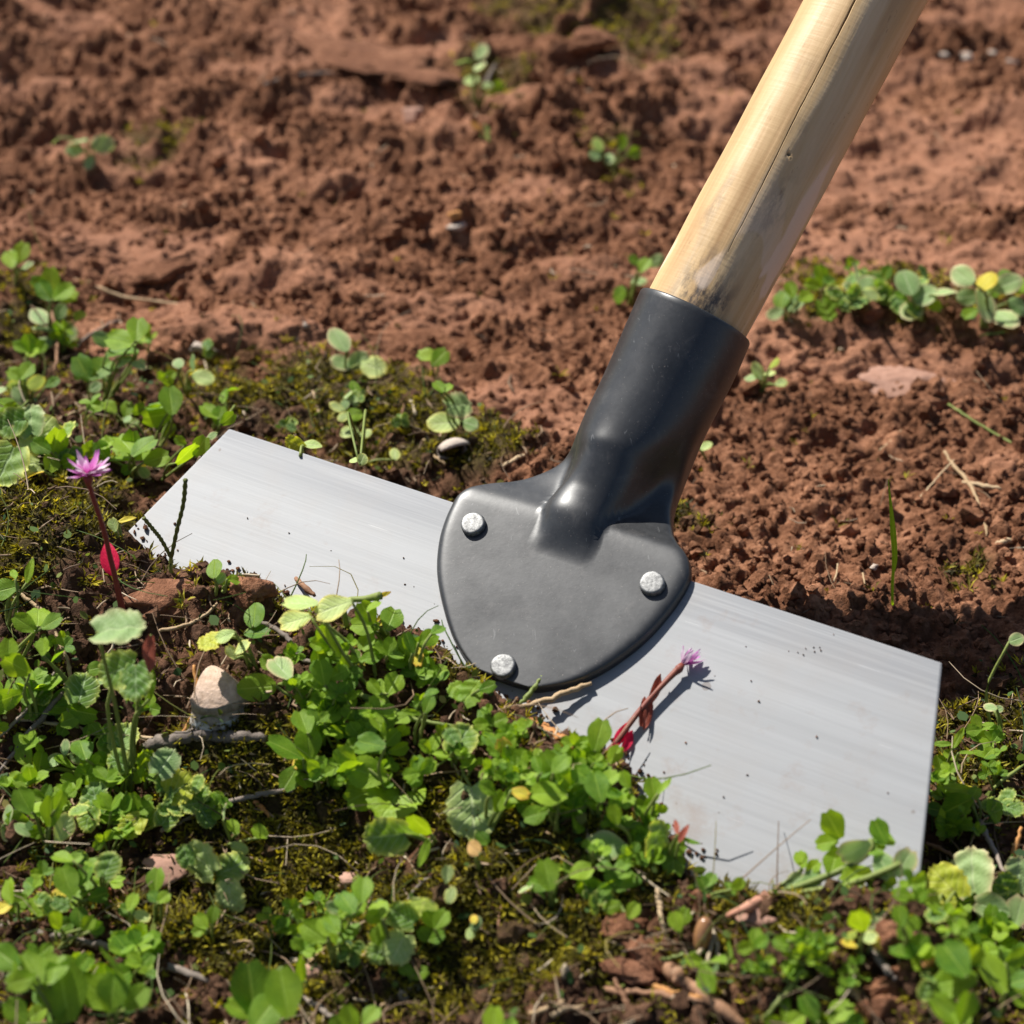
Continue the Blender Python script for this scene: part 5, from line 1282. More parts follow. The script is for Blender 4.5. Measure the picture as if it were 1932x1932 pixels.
# ------------------------------------------------------------------ twigs and straws: name, label, material, radius (mm), points, heights (mm)
STICKS = [
 ('straw', 'long pale straw lying on the soil behind the weedy corner', 'straw', 0.9, [(140, 528), (190, 545), (240, 562), (330, 574), (366, 584)], 2),
 ('brown_stem', 'bare brown weed stem rising through the grey-green rosette', 'brown', 0.8, [(88, 722), (104, 690), (108, 650), (102, 610), (94, 580)], 12),
 ('twig', 'bent grey twig beside the upright clover leaflet', 'twig', 0.8, [(146, 656), (160, 640), (200, 614), (222, 604)], 3),
 ('twig', 'thin pale twig in front of the large pale rosette', 'straw', 0.5, [(106, 792), (140, 778), (176, 764), (196, 752)], 3),
 ('twig', 'thin brown twig angled towards the top edge of the blade', 'brown', 0.6, [(687, 884), (716, 850), (742, 816), (756, 790), (762, 762)], 3),
 ('straw', 'short dry stem standing in the moss midway behind the blade', 'straw', 0.7, [(590, 738), (600, 770), (608, 812)], 3),
 ('straw', 'dry curved stalk next to the curled nutshell', 'straw', 0.8, [(800, 830), (815, 855), (840, 876)], 3),
 ('straw', 'pale dead stalk between nutshell and socket', 'straw', 1.0, [(950, 878), (975, 866), (1002, 852)], 3),
 ('pale_pod', 'pair of pale upright husks behind the scalloped seedling', 'seed', 1.1, [(776, 756), (782, 772), (784, 784)], 5),
 ('twig', 'grey weathered twig on the bare soil far behind the tool', 'twig', 1.0, [(500, 160), (530, 148), (570, 140), (630, 138)], 2),
 ('twig', 'dark stiff twig standing in the furthest mossy patch', 'twig', 1.0, [(900, 190), (930, 130), (950, 90)], 8),
 ('grass_straw', 'long thin green straw by the edge on the bare soil', 'stalk', 0.6, [(1789, 762), (1830, 790), (1880, 820), (1940, 852)], 4),
 ('green_straw', 'light green straw lying under the round weed of the far row', 'stalk', 0.7, [(1850, 632), (1890, 628), (1940, 620)], 4),
 ('dried_root', 'forked dry root with pinkish tip on the bare soil', 'straw', 0.9, [(1783, 852), (1800, 880), (1826, 908), (1842, 940), (1856, 980), (1862, 1010)], 5),
 ('dried_root', 'thin side strand curling away from the forked dry root', 'straw', 0.5, [(1800, 868), (1770, 900), (1744, 930), (1726, 948)], 4),
 ('dried_root', 'flat frayed husk across the forked dry root', 'straw', 1.1, [(1818, 908), (1850, 916), (1888, 922)], 4),
 ('twig', 'short pale splinter on the soil behind the forked dry root', 'straw', 0.6, [(1660, 850), (1680, 832), (1700, 812)], 2),
 ('straw', 'tiny upright white straw on the crumbly soil near the grass blade', 'straw', 0.45, [(1622, 1064), (1628, 1084), (1632, 1102)], 6),
 ('straw', 'tiny thin stem left of the white straw on the crumbly soil', 'straw', 0.4, [(1580, 1064), (1578, 1084), (1572, 1100)], 6),
 ('twig', 'pale weathered chip stack at the edge of the bare soil', 'straw', 1.2, [(1880, 1026), (1900, 1020), (1940, 1014)], 3),
 ('twig', 'pale curved twig beside the three-lobed clover leaf', 'straw', 0.9, [(36, 1118), (72, 1146), (98, 1182), (116, 1220), (128, 1250), (133, 1280)], 5),
 ('twig', 'thin grey twig slanting over the clover patch, upper of two', 'twig', 0.7, [(116, 1252), (80, 1300), (50, 1340), (-6, 1396)], 9),
 ('twig', 'thicker grey twig slanting over the clover patch, lower of two', 'twig', 0.95, [(154, 1258), (110, 1316), (60, 1376), (-6, 1462)], 11),
 ('straw', 'long brown straw running level through the clover patch to the grey branch', 'straw', 0.8, [(5, 1354), (80, 1362), (150, 1374), (210, 1384), (280, 1392), (340, 1396)], 5),
 ('bent_stalk', 'orange-brown stalk curving up beside the grey stone', 'rust', 0.9, [(271, 1424), (320, 1400), (348, 1378), (364, 1340), (371, 1300), (366, 1254)], 9),
 ('branch', 'thick pale grey branch lying in front of the grey stone', 'twig', 2.1, [(270, 1412), (310, 1400), (365, 1388), (430, 1388), (500, 1393)], 3),
 ('twig', 'thin brown twig over the dark hollow above the grey stone', 'straw', 0.7, [(300, 1190), (340, 1182), (374, 1170), (400, 1150), (410, 1138)], 6),
 ('twig', 'small forked splinter between tall weed and clover patch', 'twig', 0.5, [(190, 1372), (204, 1330), (220, 1306)], 5),
 ('grass_straw', 'orange and green grass straw at the near edge, bending upward', 'rust', 0.9, [(-6, 1486), (30, 1466), (60, 1450), (90, 1430)], 9),
 ('twig', 'dark curved twig lying on the moss behind the crinkled weed', 'twig', 0.95, [(302, 1568), (340, 1552), (400, 1524), (450, 1508), (503, 1497), (552, 1491)], 4),
 ('twig', 'long dark lying twig running to the bottom rim through the near clover', 'twig', 1.35, [(-6, 1748), (70, 1758), (156, 1774), (260, 1804), (359, 1838), (437, 1866)], 5),
 ('twig', 'continuation of weathered twig beyond the dark blurred leaf at the bottom', 'twig', 1.1, [(560, 1878), (600, 1900), (640, 1930)], 4),
 ('brown_stem', 'thin brown stem arching over the mound towards its middle', 'brown', 0.65, [(543, 1294), (590, 1318), (640, 1350), (670, 1372), (690, 1388)], 11),
 ('runner', 'long green creeping stem running across the mound', 'stalk', 0.9, [(522, 1292), (560, 1286), (611, 1294), (694, 1316), (741, 1340), (788, 1360), (884, 1371)], 12),
 ('twig', 'gnarled grey twig behind the bluish clover leaf', 'twig', 1.1, [(490, 1176), (520, 1186), (548, 1210), (560, 1236), (590, 1252)], 6),
 ('twig', 'short dark brown splinter sticking up over the blade middle', 'brown', 1.1, [(558, 1092), (574, 1106), (594, 1124)], 8),
 ('straw', 'pale straw reaching out onto the blade under the black plate', 'straw', 1.05, [(950, 1338), (1000, 1330), (1060, 1310), (1116, 1288)], 4),
 ('grass_straw', 'short yellow-green stem propped against the plate edge', 'stalk', 1.0, [(980, 1330), (1004, 1302), (1022, 1276)], 5),
 ('bark_strip', 'strip of split brown bark lying on the blade at the soil edge', 'rust', 1.7, [(1000, 1358), (1030, 1374), (1060, 1392), (1086, 1408)], 4),
 ('stalk_piece', 'upright bare stalk with a bud tip near the acorn', 'straw', 0.9, [(1262, 1790), (1250, 1742), (1243, 1704), (1240, 1674)], 9),
 ('grass_straw', 'lime green stem lying past the upright bare stalk', 'stalk', 0.8, [(1222, 1812), (1260, 1808), (1300, 1800), (1330, 1796)], 5),
 ('stick', 'thickest brown stick pointing out of the bottom rim', 'brown', 2.1, [(1258, 1826), (1290, 1850), (1330, 1880), (1408, 1944)], 5),
 ('stick', 'light brown stick lying level behind the thickest stick', 'brown', 1.25, [(1140, 1868), (1200, 1872), (1260, 1880), (1328, 1888)], 4),
 ('stick', 'orange-brown stick slanting into the level light stick', 'rust', 1.1, [(1196, 1842), (1240, 1862), (1290, 1878), (1330, 1884)], 5),
 ('stick', 'short brown stick crossing below the level light stick', 'brown', 1.1, [(1160, 1846), (1176, 1880), (1192, 1914)], 5),
 ('straw', 'pale dry straws at the bottom rim beside the brown sticks', 'straw', 1.0, [(1000, 1912), (1030, 1904), (1066, 1890)], 4),
 ('straw', 'pale curved straw at the bottom rim nearest the brown sticks', 'straw', 0.9, [(1040, 1916), (1070, 1902), (1104, 1902)], 4),
 ('straw', 'white straw piece under the short crossing stick', 'seed', 0.9, [(1180, 1896), (1200, 1908), (1218, 1924)], 4),
 ('forked_root', 'pale forked roots fanned out below the acorn', 'seed', 0.85, [(1314, 1806), (1330, 1782), (1345, 1754)], 7),
 ('forked_root', 'middle prong of the pale forked roots', 'seed', 0.8, [(1334, 1816), (1342, 1786), (1345, 1754)], 7),
 ('forked_root', 'longest prong of the pale forked roots, towards the moss', 'seed', 0.8, [(1358, 1806), (1352, 1780), (1345, 1754)], 7),
 ('straw', 'pale straw sloping down beside the clump of reddish clods', 'straw', 1.1, [(1568, 1802), (1592, 1840), (1620, 1880), (1644, 1916)], 5),
 ('stalk_piece', 'pale green stalk slanting to the bottom rim between moss and leaves', 'stalk', 1.0, [(1512, 1842), (1480, 1874), (1438, 1924)], 8),
 ('grey_strip', 'flat grey strip of bark under the bright rounded seedling', 'twig', 1.5, [(1644, 1786), (1662, 1814), (1680, 1844)], 5),
 ('dried_leaf_stalk', 'twisted orange dried leaf stalk below the yellowing scalloped leaf', 'rust', 1.3, [(1741, 1824), (1766, 1800), (1792, 1756), (1812, 1738), (1822, 1718)], 7),
 ('grass_straw', 'lime stalk poking from the clods to the half-shaded clover leaf', 'stalk', 1.1, [(1714, 1838), (1740, 1832), (1770, 1826)], 6),
 ('twig', 'grey splinter standing in the shade beyond the dark broad leaf', 'twig', 1.2, [(1850, 1550), (1866, 1590), (1900, 1648)], 7),
 ('brown_stem', 'reddish brown stems at the edge above the toothed leaves', 'rust', 1.0, [(1926, 1560), (1912, 1610), (1896, 1640)], 7),
 ('twig', 'brown twig in the shade along the lower blade side', 'brown', 0.9, [(1748, 1590), (1780, 1604), (1810, 1626)], 4),
 ('trailing_stem', 'thin green stem arching beside the blade in the shade', 'stalk', 0.7, [(1790, 1438), (1798, 1462), (1806, 1488), (1850, 1506), (1900, 1530)], 8),
 ('trailing_stem', 'straight lime stem leaning at the edge beside the blade', 'stalk', 0.8, [(1862, 1500), (1890, 1474), (1936, 1440)], 9),
 ('curved_root', 'thin curved grey root on the dark moss under the mound', 'twig', 0.6, [(764, 1706), (780, 1682), (806, 1658), (832, 1650)], 4),
 ('curved_root', 'looping pale root strands on the moss before the crinkled weed', 'straw', 0.4, [(430, 1800), (440, 1780), (470, 1776), (478, 1792), (450, 1806)], 4),
 ('straw', 'thin pale straw on the moss just left of the upright narrow leaf', 'straw', 0.7, [(574, 1830), (600, 1800), (620, 1784)], 4),
 ('straw', 'dry straw at the foot of the lime clover V', 'straw', 0.7, [(660, 1816), (690, 1800), (708, 1790)], 4),
 ('straw', 'dry stalk near the bottom rim in the middle of the moss', 'straw', 0.8, [(710, 1908), (740, 1880), (760, 1868)], 4),
 ('twig', 'small forked brown twig on the moss below the withered sprout', 'brown', 0.5, [(940, 1752), (946, 1710), (962, 1662)], 5),
 ('orange_scrap', 'orange scrap of dead leaf on moss behind the two triangular leaves', 'rust', 1.0, [(480, 1512), (494, 1524), (508, 1540)], 4),
 ('red_stalk', 'short crimson stalk among the clover above the dark twig', 'redstalk', 0.9, [(196, 1706), (204, 1690), (208, 1676)], 6),
]
for name, label, mat, r, pts, h in STICKS:
    D = np.array([depth_of(hit(x, y)) for x, y in pts])
    ln = np.concatenate([[0], np.cumsum([math.hypot(pts[i + 1][0] - pts[i][0], pts[i + 1][1] - pts[i][1]) for i in range(len(pts) - 1)])])
    fit = np.polyval(np.polyfit(ln, D, 1), ln)
    if name not in ('curved_root', 'runner', 'trailing_stem'): fit = 0.75 * fit + 0.25 * D
    fit = fit - max(0.0, float(np.max(fit - D)) - (0.0025 if r < 1.5 else 0.0008)) - h * 0.0004
    P = [CAM + ray(*p) * k for p, k in zip(pts, fit)]
    if h >= 8: P[0] = CAM + ray(*pts[0]) * (D[0] + 0.001)
    n_ = 8 if r > 1.2 else 6
    C_ = catmull(P, 6)
    rad = [r * (0.00072 if r < 1.6 else 0.00088) * random.uniform(.78, 1.22) for _ in range(max(4, len(C_) // 3))]
    rad[-1] *= 0.6; rad[0] *= 0.85
    C_ = [c + rnd3(r * 0.00016) for c in C_]
    V, F = tube(C_, rad, n_, (0.12 if r > 1.5 else 0.3) if r > 0.7 else 0.15, 0.6 if name in ('bark_strip', 'grey_strip', 'orange_scrap') else 1.0)
    o = link(name, mesh(name, V, F), M[mat]); put(o, Matrix.Identity(4))
    c = P[len(P) // 2]; o.data.transform(Matrix.Translation(Vector(-c))); put(o, T(c))
    tag(o, label, 'twig' if name in ('twig', 'stick', 'branch', 'brown_stem') else 'plant stalk')

# ------------------------------------------------------------------ stones, shell, acorn, clods
def blob(name, seed, sub=3, rough=0.28, flat=(1, 1, 1), facet=0.0):
    bm = bmesh.new(); bmesh.ops.create_icosphere(bm, subdivisions=sub, radius=1.0)
    co = np.array([v.co[:] for v in bm.verts])
    o = seed * 7.31
    d = 1 + rough * (perlin(co[:, 0] + o, co[:, 1] + co[:, 2] * .7 + o, 0.9, seed) + 0.5 * perlin(co[:, 0] - co[:, 2] + o, co[:, 1] + o, 0.38, seed + 1) + 0.3 * perlin(co[:, 2] + o, co[:, 1] - co[:, 0], 0.17, seed + 2))
    co = co * d[:, None]
    if facet:
        rg = np.random.default_rng(seed)
        for _ in range(7):
            nn = rg.normal(size=3); nn /= np.linalg.norm(nn); lim = rg.uniform(.55, .85)
            ov = np.clip(co @ nn - lim, 0, None); co = co - nn[None, :] * ov[:, None] * facet
    co = co * np.array(flat)[None, :]
    for v, c in zip(bm.verts, co): v.co = c
    me = bpy.data.meshes.new(name); bm.to_mesh(me); bm.free()
    me.polygons.foreach_set('use_smooth', [True] * len(me.polygons))
    return me

# grey stone with a pale broken top face
C0 = hit(413, 1382); d0 = depth_of(C0); u_ = d0 / FPX
prof = [(-66, 4, 44, -6), (-62, 30, 50, 0), (-50, 48, 46, 0), (-46, 62, 44, 0), (-44, 74, 42, 0)]
V = []; K = 28
lev = [(0.0, 1.00), (0.18, 1.06), (0.40, 0.95), (0.52, 0.87), (0.545, 0.84), (0.55, 0.90), (0.72, 0.88), (0.74, 0.86)]
Hs = 88 * u_ * 1.15
for hz, sc in lev:
    for j in range(K):
        a = 2 * math.pi * j / K
        rr_ = 60 * u_ * sc * (1 + 0.05 * math.cos(3 * a + 1) + 0.04 * math.cos(5 * a + hz * 4))
        V.append((rr_ * math.cos(a), rr_ * math.sin(a) * .8, hz * Hs))
for sc in (1.0, 0.97):                                  # slanting broken face, narrowing to a point at the back
    for j in range(K):
        a = 2 * math.pi * j / K; yn = (math.sin(a) + 1) / 2
        V.append((60 * u_ * .82 * sc * math.cos(a) * (1 - .52 * yn ** 1.2) - 5 * u_ * yn, 60 * u_ * .84 * .8 * sc * math.sin(a) * 0.9, (0.745 + 0.40 * yn + (0.012 if sc < 1 else 0)) * Hs))
nl = len(V) // K
F = [(i * K + j, i * K + (j + 1) % K, (i + 1) * K + (j + 1) % K, (i + 1) * K + j) for i in range(nl - 1) for j in range(K)] + [tuple((nl - 1) * K + j for j in range(K)), tuple(range(K - 1, -1, -1))]
me = mesh('grey_stone', V, F)
def stone_mat():
    m, nt, out = mat_new('sandy_stone')
    o = objco(nt); sep = N(nt, 'ShaderNodeSeparateXYZ'); L(nt, o, sep.inputs[0])
    f = noise(nt, o, 500, 5, 0.65)
    low = ramp(nt, f, [(0.35, (0.18, 0.145, 0.115)), (0.6, (0.33, 0.28, 0.23))])
    hi = ramp(nt, f, [(0.35, (0.36, 0.25, 0.175)), (0.6, (0.52, 0.38, 0.29))])
    c = mix(nt, math_(nt, 'GREATER_THAN', math_(nt, 'SUBTRACT', sep.outputs[2], math_(nt, 'MULTIPLY', sep.outputs[1], 0.0)), Hs * 0.735), low, hi)
    lime = math_(nt, 'MULTIPLY', math_(nt, 'LESS_THAN', sep.outputs[2], Hs * 0.40), math_(nt, 'GREATER_THAN', noise(nt, o, 130, 3, .6), 0.47))
    c = mix(nt, math_(nt, 'MULTIPLY', lime, .75), c, (0.52, 0.52, 0.50))
    spk = math_(nt, 'GREATER_THAN', noise(nt, o, 1500, 2, .6), 0.68)
    c = mix(nt, math_(nt, 'MULTIPLY', spk, .6), c, (0.2, 0.10, 0.06))
    bs = N(nt, 'ShaderNodeBsdfPrincipled', i_Roughness=.85); L(nt, c, bs.inputs['Base Color']); L(nt, bump(nt, f, .7, .0008), bs.inputs['Normal'])
    L(nt, bs.outputs[0], out.inputs[0]); return m
M['stone'] = stone_mat()
o = link('grey_stone', me, M['stone']); put(o, T(C0 - np.array([0, -0.006, 0.003])) @ Matrix.Rotation(0.25, 4, 'Z') @ Matrix.Rotation(math.radians(-6), 4, 'X'))
tag(o, 'stubby grey stone with a pale broken wedge on top, behind the thick branch', 'stone')

# curled nutshell: open half shell
V, F = [], []
for i in range(9):
    v = i / 8; rad = math.sin(math.pi * (0.12 + .78 * v)) ** .6
    for j in range(13):
        a = math.pi * 1.15 * (j / 12) - .05
        V.append(((v - .5) * 2.1, rad * math.cos(a) * .8, rad * math.sin(a) * .8))
F = [(i * 13 + j, i * 13 + j + 1, (i + 1) * 13 + j + 1, (i + 1) * 13 + j) for i in range(8) for j in range(12)]
me = mesh('nutshell', V, F)
mod_o = link('nutshell', me, M['chalk']); P = hit(857, 868)
put(mod_o, T(P + np.array([0, 0, .0042])) @ Matrix.Rotation(.45, 4, 'Z') @ Matrix.Scale(0.0050, 4) @ Matrix.Rotation(-1.35, 4, 'X'))
so = mod_o.modifiers.new('thickness', 'SOLIDIFY'); so.thickness = 0.12
tag(mod_o, 'empty curled pale nutshell with its dark opening in the moss behind the blade', 'nutshell')

# acorn
V, K = [], 18
for z, r in [(-1.0, .02), (-.95, .12), (-.8, .25), (-.4, .40), (0, .46), (.4, .44), (.75, .33), (.95, .18), (1.0, .02)]:
    V += [(r * math.cos(2 * math.pi * j / K), r * math.sin(2 * math.pi * j / K), z) for j in range(K)]
F = [(i * K + j, i * K + (j + 1) % K, (i + 1) * K + (j + 1) % K, (i + 1) * K + j) for i in range(8) for j in range(K)]
M['acorn'] = plain_mat('glossy_acorn', (.17, .075, .03), (.33, .17, .08), 90, .22, .0001, .6)
P = hit(1324, 1790); s_ = 36 * depth_of(P) / FPX
o = link('acorn', mesh('acorn', V, F), M['acorn']); ax = nrm(UPV * 1.0 + RGT * .18 - FWD * .1)
put(o, T(P + UPV * s_ * .75 - FWD * .002) @ basis(np.cross(ax, -FWD), ax) @ Matrix.Scale(s_ * 1.05, 4))
tag(o, 'glossy brown acorn half buried upright among clods below the blade', 'acorn')

STONES = [
 ('pebble', 'flat white pebble on the soil at the weedy fringe', 'pebble', 'chalk', (383, 662), 24, (1.3, .6, .45)),
 ('pebble', 'tiny white pebble on the earth ledge behind the moss', 'pebble', 'chalk', (577, 616), 8, (1, .8, .7)),
 ('leaf_flake', 'orange fallen petal-like flake far up the field', 'pebble', 'rust', (858, 408), 14, (1, .8, .7)),
 ('leaf_flake', 'pale flake lying just before the orange flake far up the field', 'pebble', 'chalk', (860, 430), 20, (1.3, .6, .4)),
 ('pebble', 'pinkish rounded lump of earth far up the bare field', 'clod', 'pink', (780, 222), 24, (1.1, .8, .8)),
 ('pebble', 'white stone chip first in the row of chips beyond the shaft', 'pebble', 'chalk', (1784, 106), 9, (1.3, .8, .5)),
 ('pebble', 'white stone chip largest in the row of chips beyond the shaft', 'pebble', 'chalk', (1824, 110), 13, (1.3, .8, .6)),
 ('pebble', 'white stone chip third in the row of chips beyond the shaft', 'pebble', 'chalk', (1872, 99), 8, (1.2, .8, .5)),
 ('pebble', 'white stone chip last in the row of chips, towards the edge', 'pebble', 'chalk', (1904, 120), 11, (1.2, .8, .6)),
 ('pebble', 'pink stone showing behind the upright leaflet on the near moss', 'stone', 'pink', (660, 1666), 24, (1.1, .8, .8)),
 ('pebble', 'pink stone on the moss beside the narrow upright leaf', 'stone', 'pink', (590, 1840), 26, (1, .9, .8)),
 ('pebble', 'angular pink stone against the uprooted clover root', 'stone', 'pink', (1424, 1742), 34, (1.0, .8, .75)),
 ('pebble', 'flat purplish stone chip half hidden by the crinkled weed', 'stone', 'pink', (330, 1640), 46, (1.4, .8, .3)),
 ('pebble', 'cream pellet on the moss left of the lime clover', 'pebble', 'seed', (700, 1770 + 0), 12, (1.5, .8, .6)),
 ('pebble', 'pale split pellet lying at the foot of the lime V', 'pebble', 'seed', (580, 1817), 18, (1.8, .7, .6)),
 ('pebble', 'greenish oval pellet near the bottom rim', 'pebble', 'seed', (780, 1868), 18, (1.7, .7, .6)),
 ('pebble', 'round greenish pellet beside the oval pellet at the bottom rim', 'pebble', 'seed', (756, 1882), 16, (1.1, .9, .8)),
 ('pale_seed', 'slender pale seed standing in the moss before the sticks', 'seed', 'seed', (1066, 1838), 22, (.45, .5, 1.2)),
 ('pebble', 'blue-grey pebble in the clump of reddish clods', 'pebble', 'chalk', (1696, 1848), 18, (1, .8, .7)),
 ('pebble', 'lone small white flake at the grass blade foot', 'pebble', 'chalk', (1648, 1072), 10, (1.2, .8, .5)),
]
for i, (nm, lab, cat, mt, (x, y), s, fl_) in enumerate(STONES):
    P = hit(x, y); k = s * depth_of(P) / FPX
    o = link(nm, blob(nm, 300 + i, 3, .6, fl_, 1.0), M[mt])
    put(o, T(P + np.array([0, 0, k * fl_[2] * .3])) @ Matrix.Rotation(random.uniform(-.4, .4), 4, 'Z') @ Matrix.Scale(k, 4))
    tag(o, lab, cat)

SLABS = [
 ('flat pink slab of dried earth on the crumbly soil right of the socket', (1710, 722), 74, (1.2, .75, .22), 'pink'),
 ('broken flake of earth propped under the flat pink slab', (1745, 760), 52, (1.2, .7, .4), 'clod'),
 ('large smooth earth crust far up the field, before the mossy mound', (690, 112), 90, (1.8, .8, .13), 'clod'),
 ('second earth crust far up the field, nearer the small seedling', (970, 92), 54, (1.1, .8, .4), 'clod'),
 ('small earth lump under the far mossy mound', (1110, 82), 40, (1.2, .8, .6), 'clod'),
 ('dark layered flake of earth behind the long pale straw', (300, 514), 48, (1.4, .7, .3), 'clod'),
 ('thin flake of earth beside the single bright clover leaf', (780, 640), 60, (1.6, .6, .3), 'clod'),
 ('reddish earth block lifted onto the blade before the forked grass', (470, 1116), 46, (1.0, .8, .6), 'clod'),
 ('mossy crumbling earth block at the foot of the standing flower', (320, 1136), 62, (1.3, .8, .6), 'clod'),
 ('crumbly red clod beside the upright bare stalk', (1216, 1800), 46, (1.1, .9, .8), 'clod'),
 ('red clod in front of the clod by the bare stalk', (1190, 1836), 40, (1.2, .8, .6), 'clod'),
 ('dark clod behind the bare stalk near the acorn', (1168, 1752), 40, (1.1, .8, .8), 'clod'),
 ('flat reddish clod standing between seedling and clover corner', (1684, 1786), 52, (.9, .7, .9), 'clod'),
 ('largest clod of the reddish clump near the bottom rim', (1668, 1874), 44, (1.1, .9, .8), 'clod'),
 ('lowest clod of the reddish clump near the bottom rim', (1660, 1912), 42, (1.1, .9, .8), 'clod'),
 ('small clod linking the reddish clump to the flat clod', (1706, 1836), 26, (1.1, .9, .8), 'clod'),
 ('small crumb of earth next to the blade at the lowest soil edge', (1338, 1702), 30, (1.2, .9, .8), 'clod'),
 ('round earth crumb on the fine soil close to the grass blade foot', (1656, 1112), 16, (1.1, .9, .8), 'clod'),
 ('second round crumb on the fine soil behind the blade', (1614, 1112), 13, (1.2, .9, .8), 'clod'),
]
for i, (lab, (x, y), s, fl_, mt) in enumerate(SLABS):
    P = hit(x, y); k = s * depth_of(P) / FPX
    o = link('soil_clod', blob('soil_clod', 500 + i, 4, .5, fl_, .9), M[mt])
    put(o, T(P + np.array([0, 0, k * fl_[2] * .15])) @ Matrix.Rotation(random.uniform(-.5, .5), 4, 'Z') @ Matrix.Scale(k, 4))
    tag(o, lab, 'clod of earth')

# ------------------------------------------------------------------ what nobody could count: crumbs, moss, litter, tiny ground leaves
def ico(sub):
    bm = bmesh.new(); bmesh.ops.create_icosphere(bm, subdivisions=sub, radius=1.0)
    v = np.array([a.co[:] for a in bm.verts]); f = np.array([[a.index for a in p.verts] for p in bm.faces]); bm.free(); return v, f

def scatter_px(n, x0, x1, y0, y1):
    """random points on the level ground that fall inside the pictured area, even per unit of picture"""
    px = rng.uniform(x0, x1, n); py = rng.uniform(y0, y1, n)
    d = FWD[None] + RGT[None] * ((px - IMG / 2) / FPX)[:, None] + UPV[None] * ((IMG / 2 - py) / FPX)[:, None]
    t = (0.0 - CAM[2]) / d[:, 2]
    P = CAM[None] + d * t[:, None]
    return px, py, P[:, 0], P[:, 1]

def grid_val(A, x, y):
    i = np.clip(np.searchsorted(GX, x), 0, len(GX) - 1); j = np.clip(np.searchsorted(GY, y), 0, len(GY) - 1)
    return A[j, i]

def crumbs(name, n, lo, hi, sub, pw, label):
    bv, bf = ico(sub)
    _, py, x, y = scatter_px(n, -500, 2432, -160, 2250)
    mo = grid_val(MOIST, x, y); gr = grid_val(GREEN, x, y); cr = grid_val(CRUST, x, y)
    sf = grid_val(sfoot, x, y); sg = grid_val(sgn, x, y)
    ok = ((sf < -0.002) | (sg > 0.002)) & (rng.random(n) > gr * .7) & (rng.random(n) > cr * .75) & (rng.random(n) > mo * .45)
    x, y, mo, gr = x[ok], y[ok], mo[ok], gr[ok]; n = len(x)
    s = lo * (hi / lo) ** (rng.random(n) ** pw)
    z = zat(x, y)
    q = rng.normal(size=(n, 4)); q /= np.linalg.norm(q, axis=1)[:, None]
    w, a, b, c = q.T
    Rm = np.stack([np.stack([1 - 2 * (b * b + c * c), 2 * (a * b - c * w), 2 * (a * c + b * w)], 1), np.stack([2 * (a * b + c * w), 1 - 2 * (a * a + c * c), 2 * (b * c - a * w)], 1),
                   np.stack([2 * (a * c - b * w), 2 * (b * c + a * w), 1 - 2 * (a * a + b * b)], 1)], 1)
    jit = 1 + rng.uniform(-.34, .34, (n, len(bv)))
    sc = rng.uniform(.6, 1.15, (n, 1, 3))
    Vv = (bv[None] * jit[..., None]) * sc
    Vv = np.einsum('nij,nkj->nki', Rm, Vv) * s[:, None, None]
    Vv += np.stack([x, y, z + s * .3], 1)[:, None, :]
    Ff = bf[None] + (np.arange(n) * len(bv))[:, None, None]
    me = fast_mesh(name, Vv.reshape(-1, 3), Ff.reshape(-1, bf.shape[1]), False)
    attr(me, 'moist', np.repeat(mo * .8, len(bv))); attr(me, 'green', np.repeat(gr * .5, len(bv))); attr(me, 'crust', np.zeros(n * len(bv)))
    o = link(name, me, M['soil']); o['kind'] = 'stuff'; o['label'] = label
crumbs('soil_crumbs', 30000, .0005, .0022, 1, 1.6, 'small reddish crumbs of soil scattered over the ground')
crumbs('coarse_soil_crumbs', 3600, .0015, .0042, 2, 2.2, 'larger reddish crumbs of soil scattered over the ground')

def blades_stuff(name, n, weight, maker, mat, label):
    px, py, x, y = scatter_px(n, -400, 2332, -120, 2250)
    w = weight(px, py, x, y)
    ok = rng.random(n) < w
    maker(name, x[ok], y[ok], zat(x[ok], y[ok]), mat, label)

def slope(x, y, h=.0015):
    gx = (zat(x + h, y) - zat(x - h, y)) / (2 * h); gy = (zat(x, y + h) - zat(x, y - h)) / (2 * h)
    nn = np.stack([-gx, -gy, np.ones_like(gx)], 1); return nn / np.linalg.norm(nn, axis=1)[:, None]

def moss_make(name, x, y, z, mat, label):
    n = len(x); K = 5
    up = slope(x, y)
    a0 = rng.uniform(0, 6.28, n)
    hgt = rng.uniform(.0014, .0042, n)
    VV, FF, CC = [], [], []
    tint = np.clip(rng.normal(.5, .28, n), 0, 1)
    ln = rng.normal(0, .35, (n, 3))
    for k in range(K):
        a = a0 + k * 6.283 / K + rng.uniform(-.4, .4, n)
        out = np.stack([np.cos(a), np.sin(a), np.zeros(n)], 1)
        d = up * rng.uniform(.5, 1.2, n)[:, None] + out * rng.uniform(.35, .9, n)[:, None] + ln * .5
        d /= np.linalg.norm(d, axis=1)[:, None]
        side = np.cross(d, up); side /= (np.linalg.norm(side, axis=1)[:, None] + 1e-9)
        b = np.stack([x, y, z - .0005], 1); l = (hgt * rng.uniform(.7, 1.2, n))[:, None]
        wd = .00036 * rng.uniform(.7, 1.3, n)[:, None]
        m = b + d * l * .55 + up * l * .08
        VV.append(np.stack([b, m - side * wd, b + d * l + out * l * .15, m + side * wd], 1))
        FF.append(np.arange(4)[None] + (np.arange(n) * 4 + k * n * 4)[:, None])
        CC.append(np.repeat(np.clip(tint + rng.normal(0, .12, n), 0, 1), 4))
    V = np.concatenate([v.reshape(-1, 3) for v in VV]); F = np.concatenate(FF)
    me = fast_mesh(name, V, F, False); attr(me, 'tint', np.concatenate(CC))
    o = link(name, me, mat); o['kind'] = 'stuff'; o['label'] = label

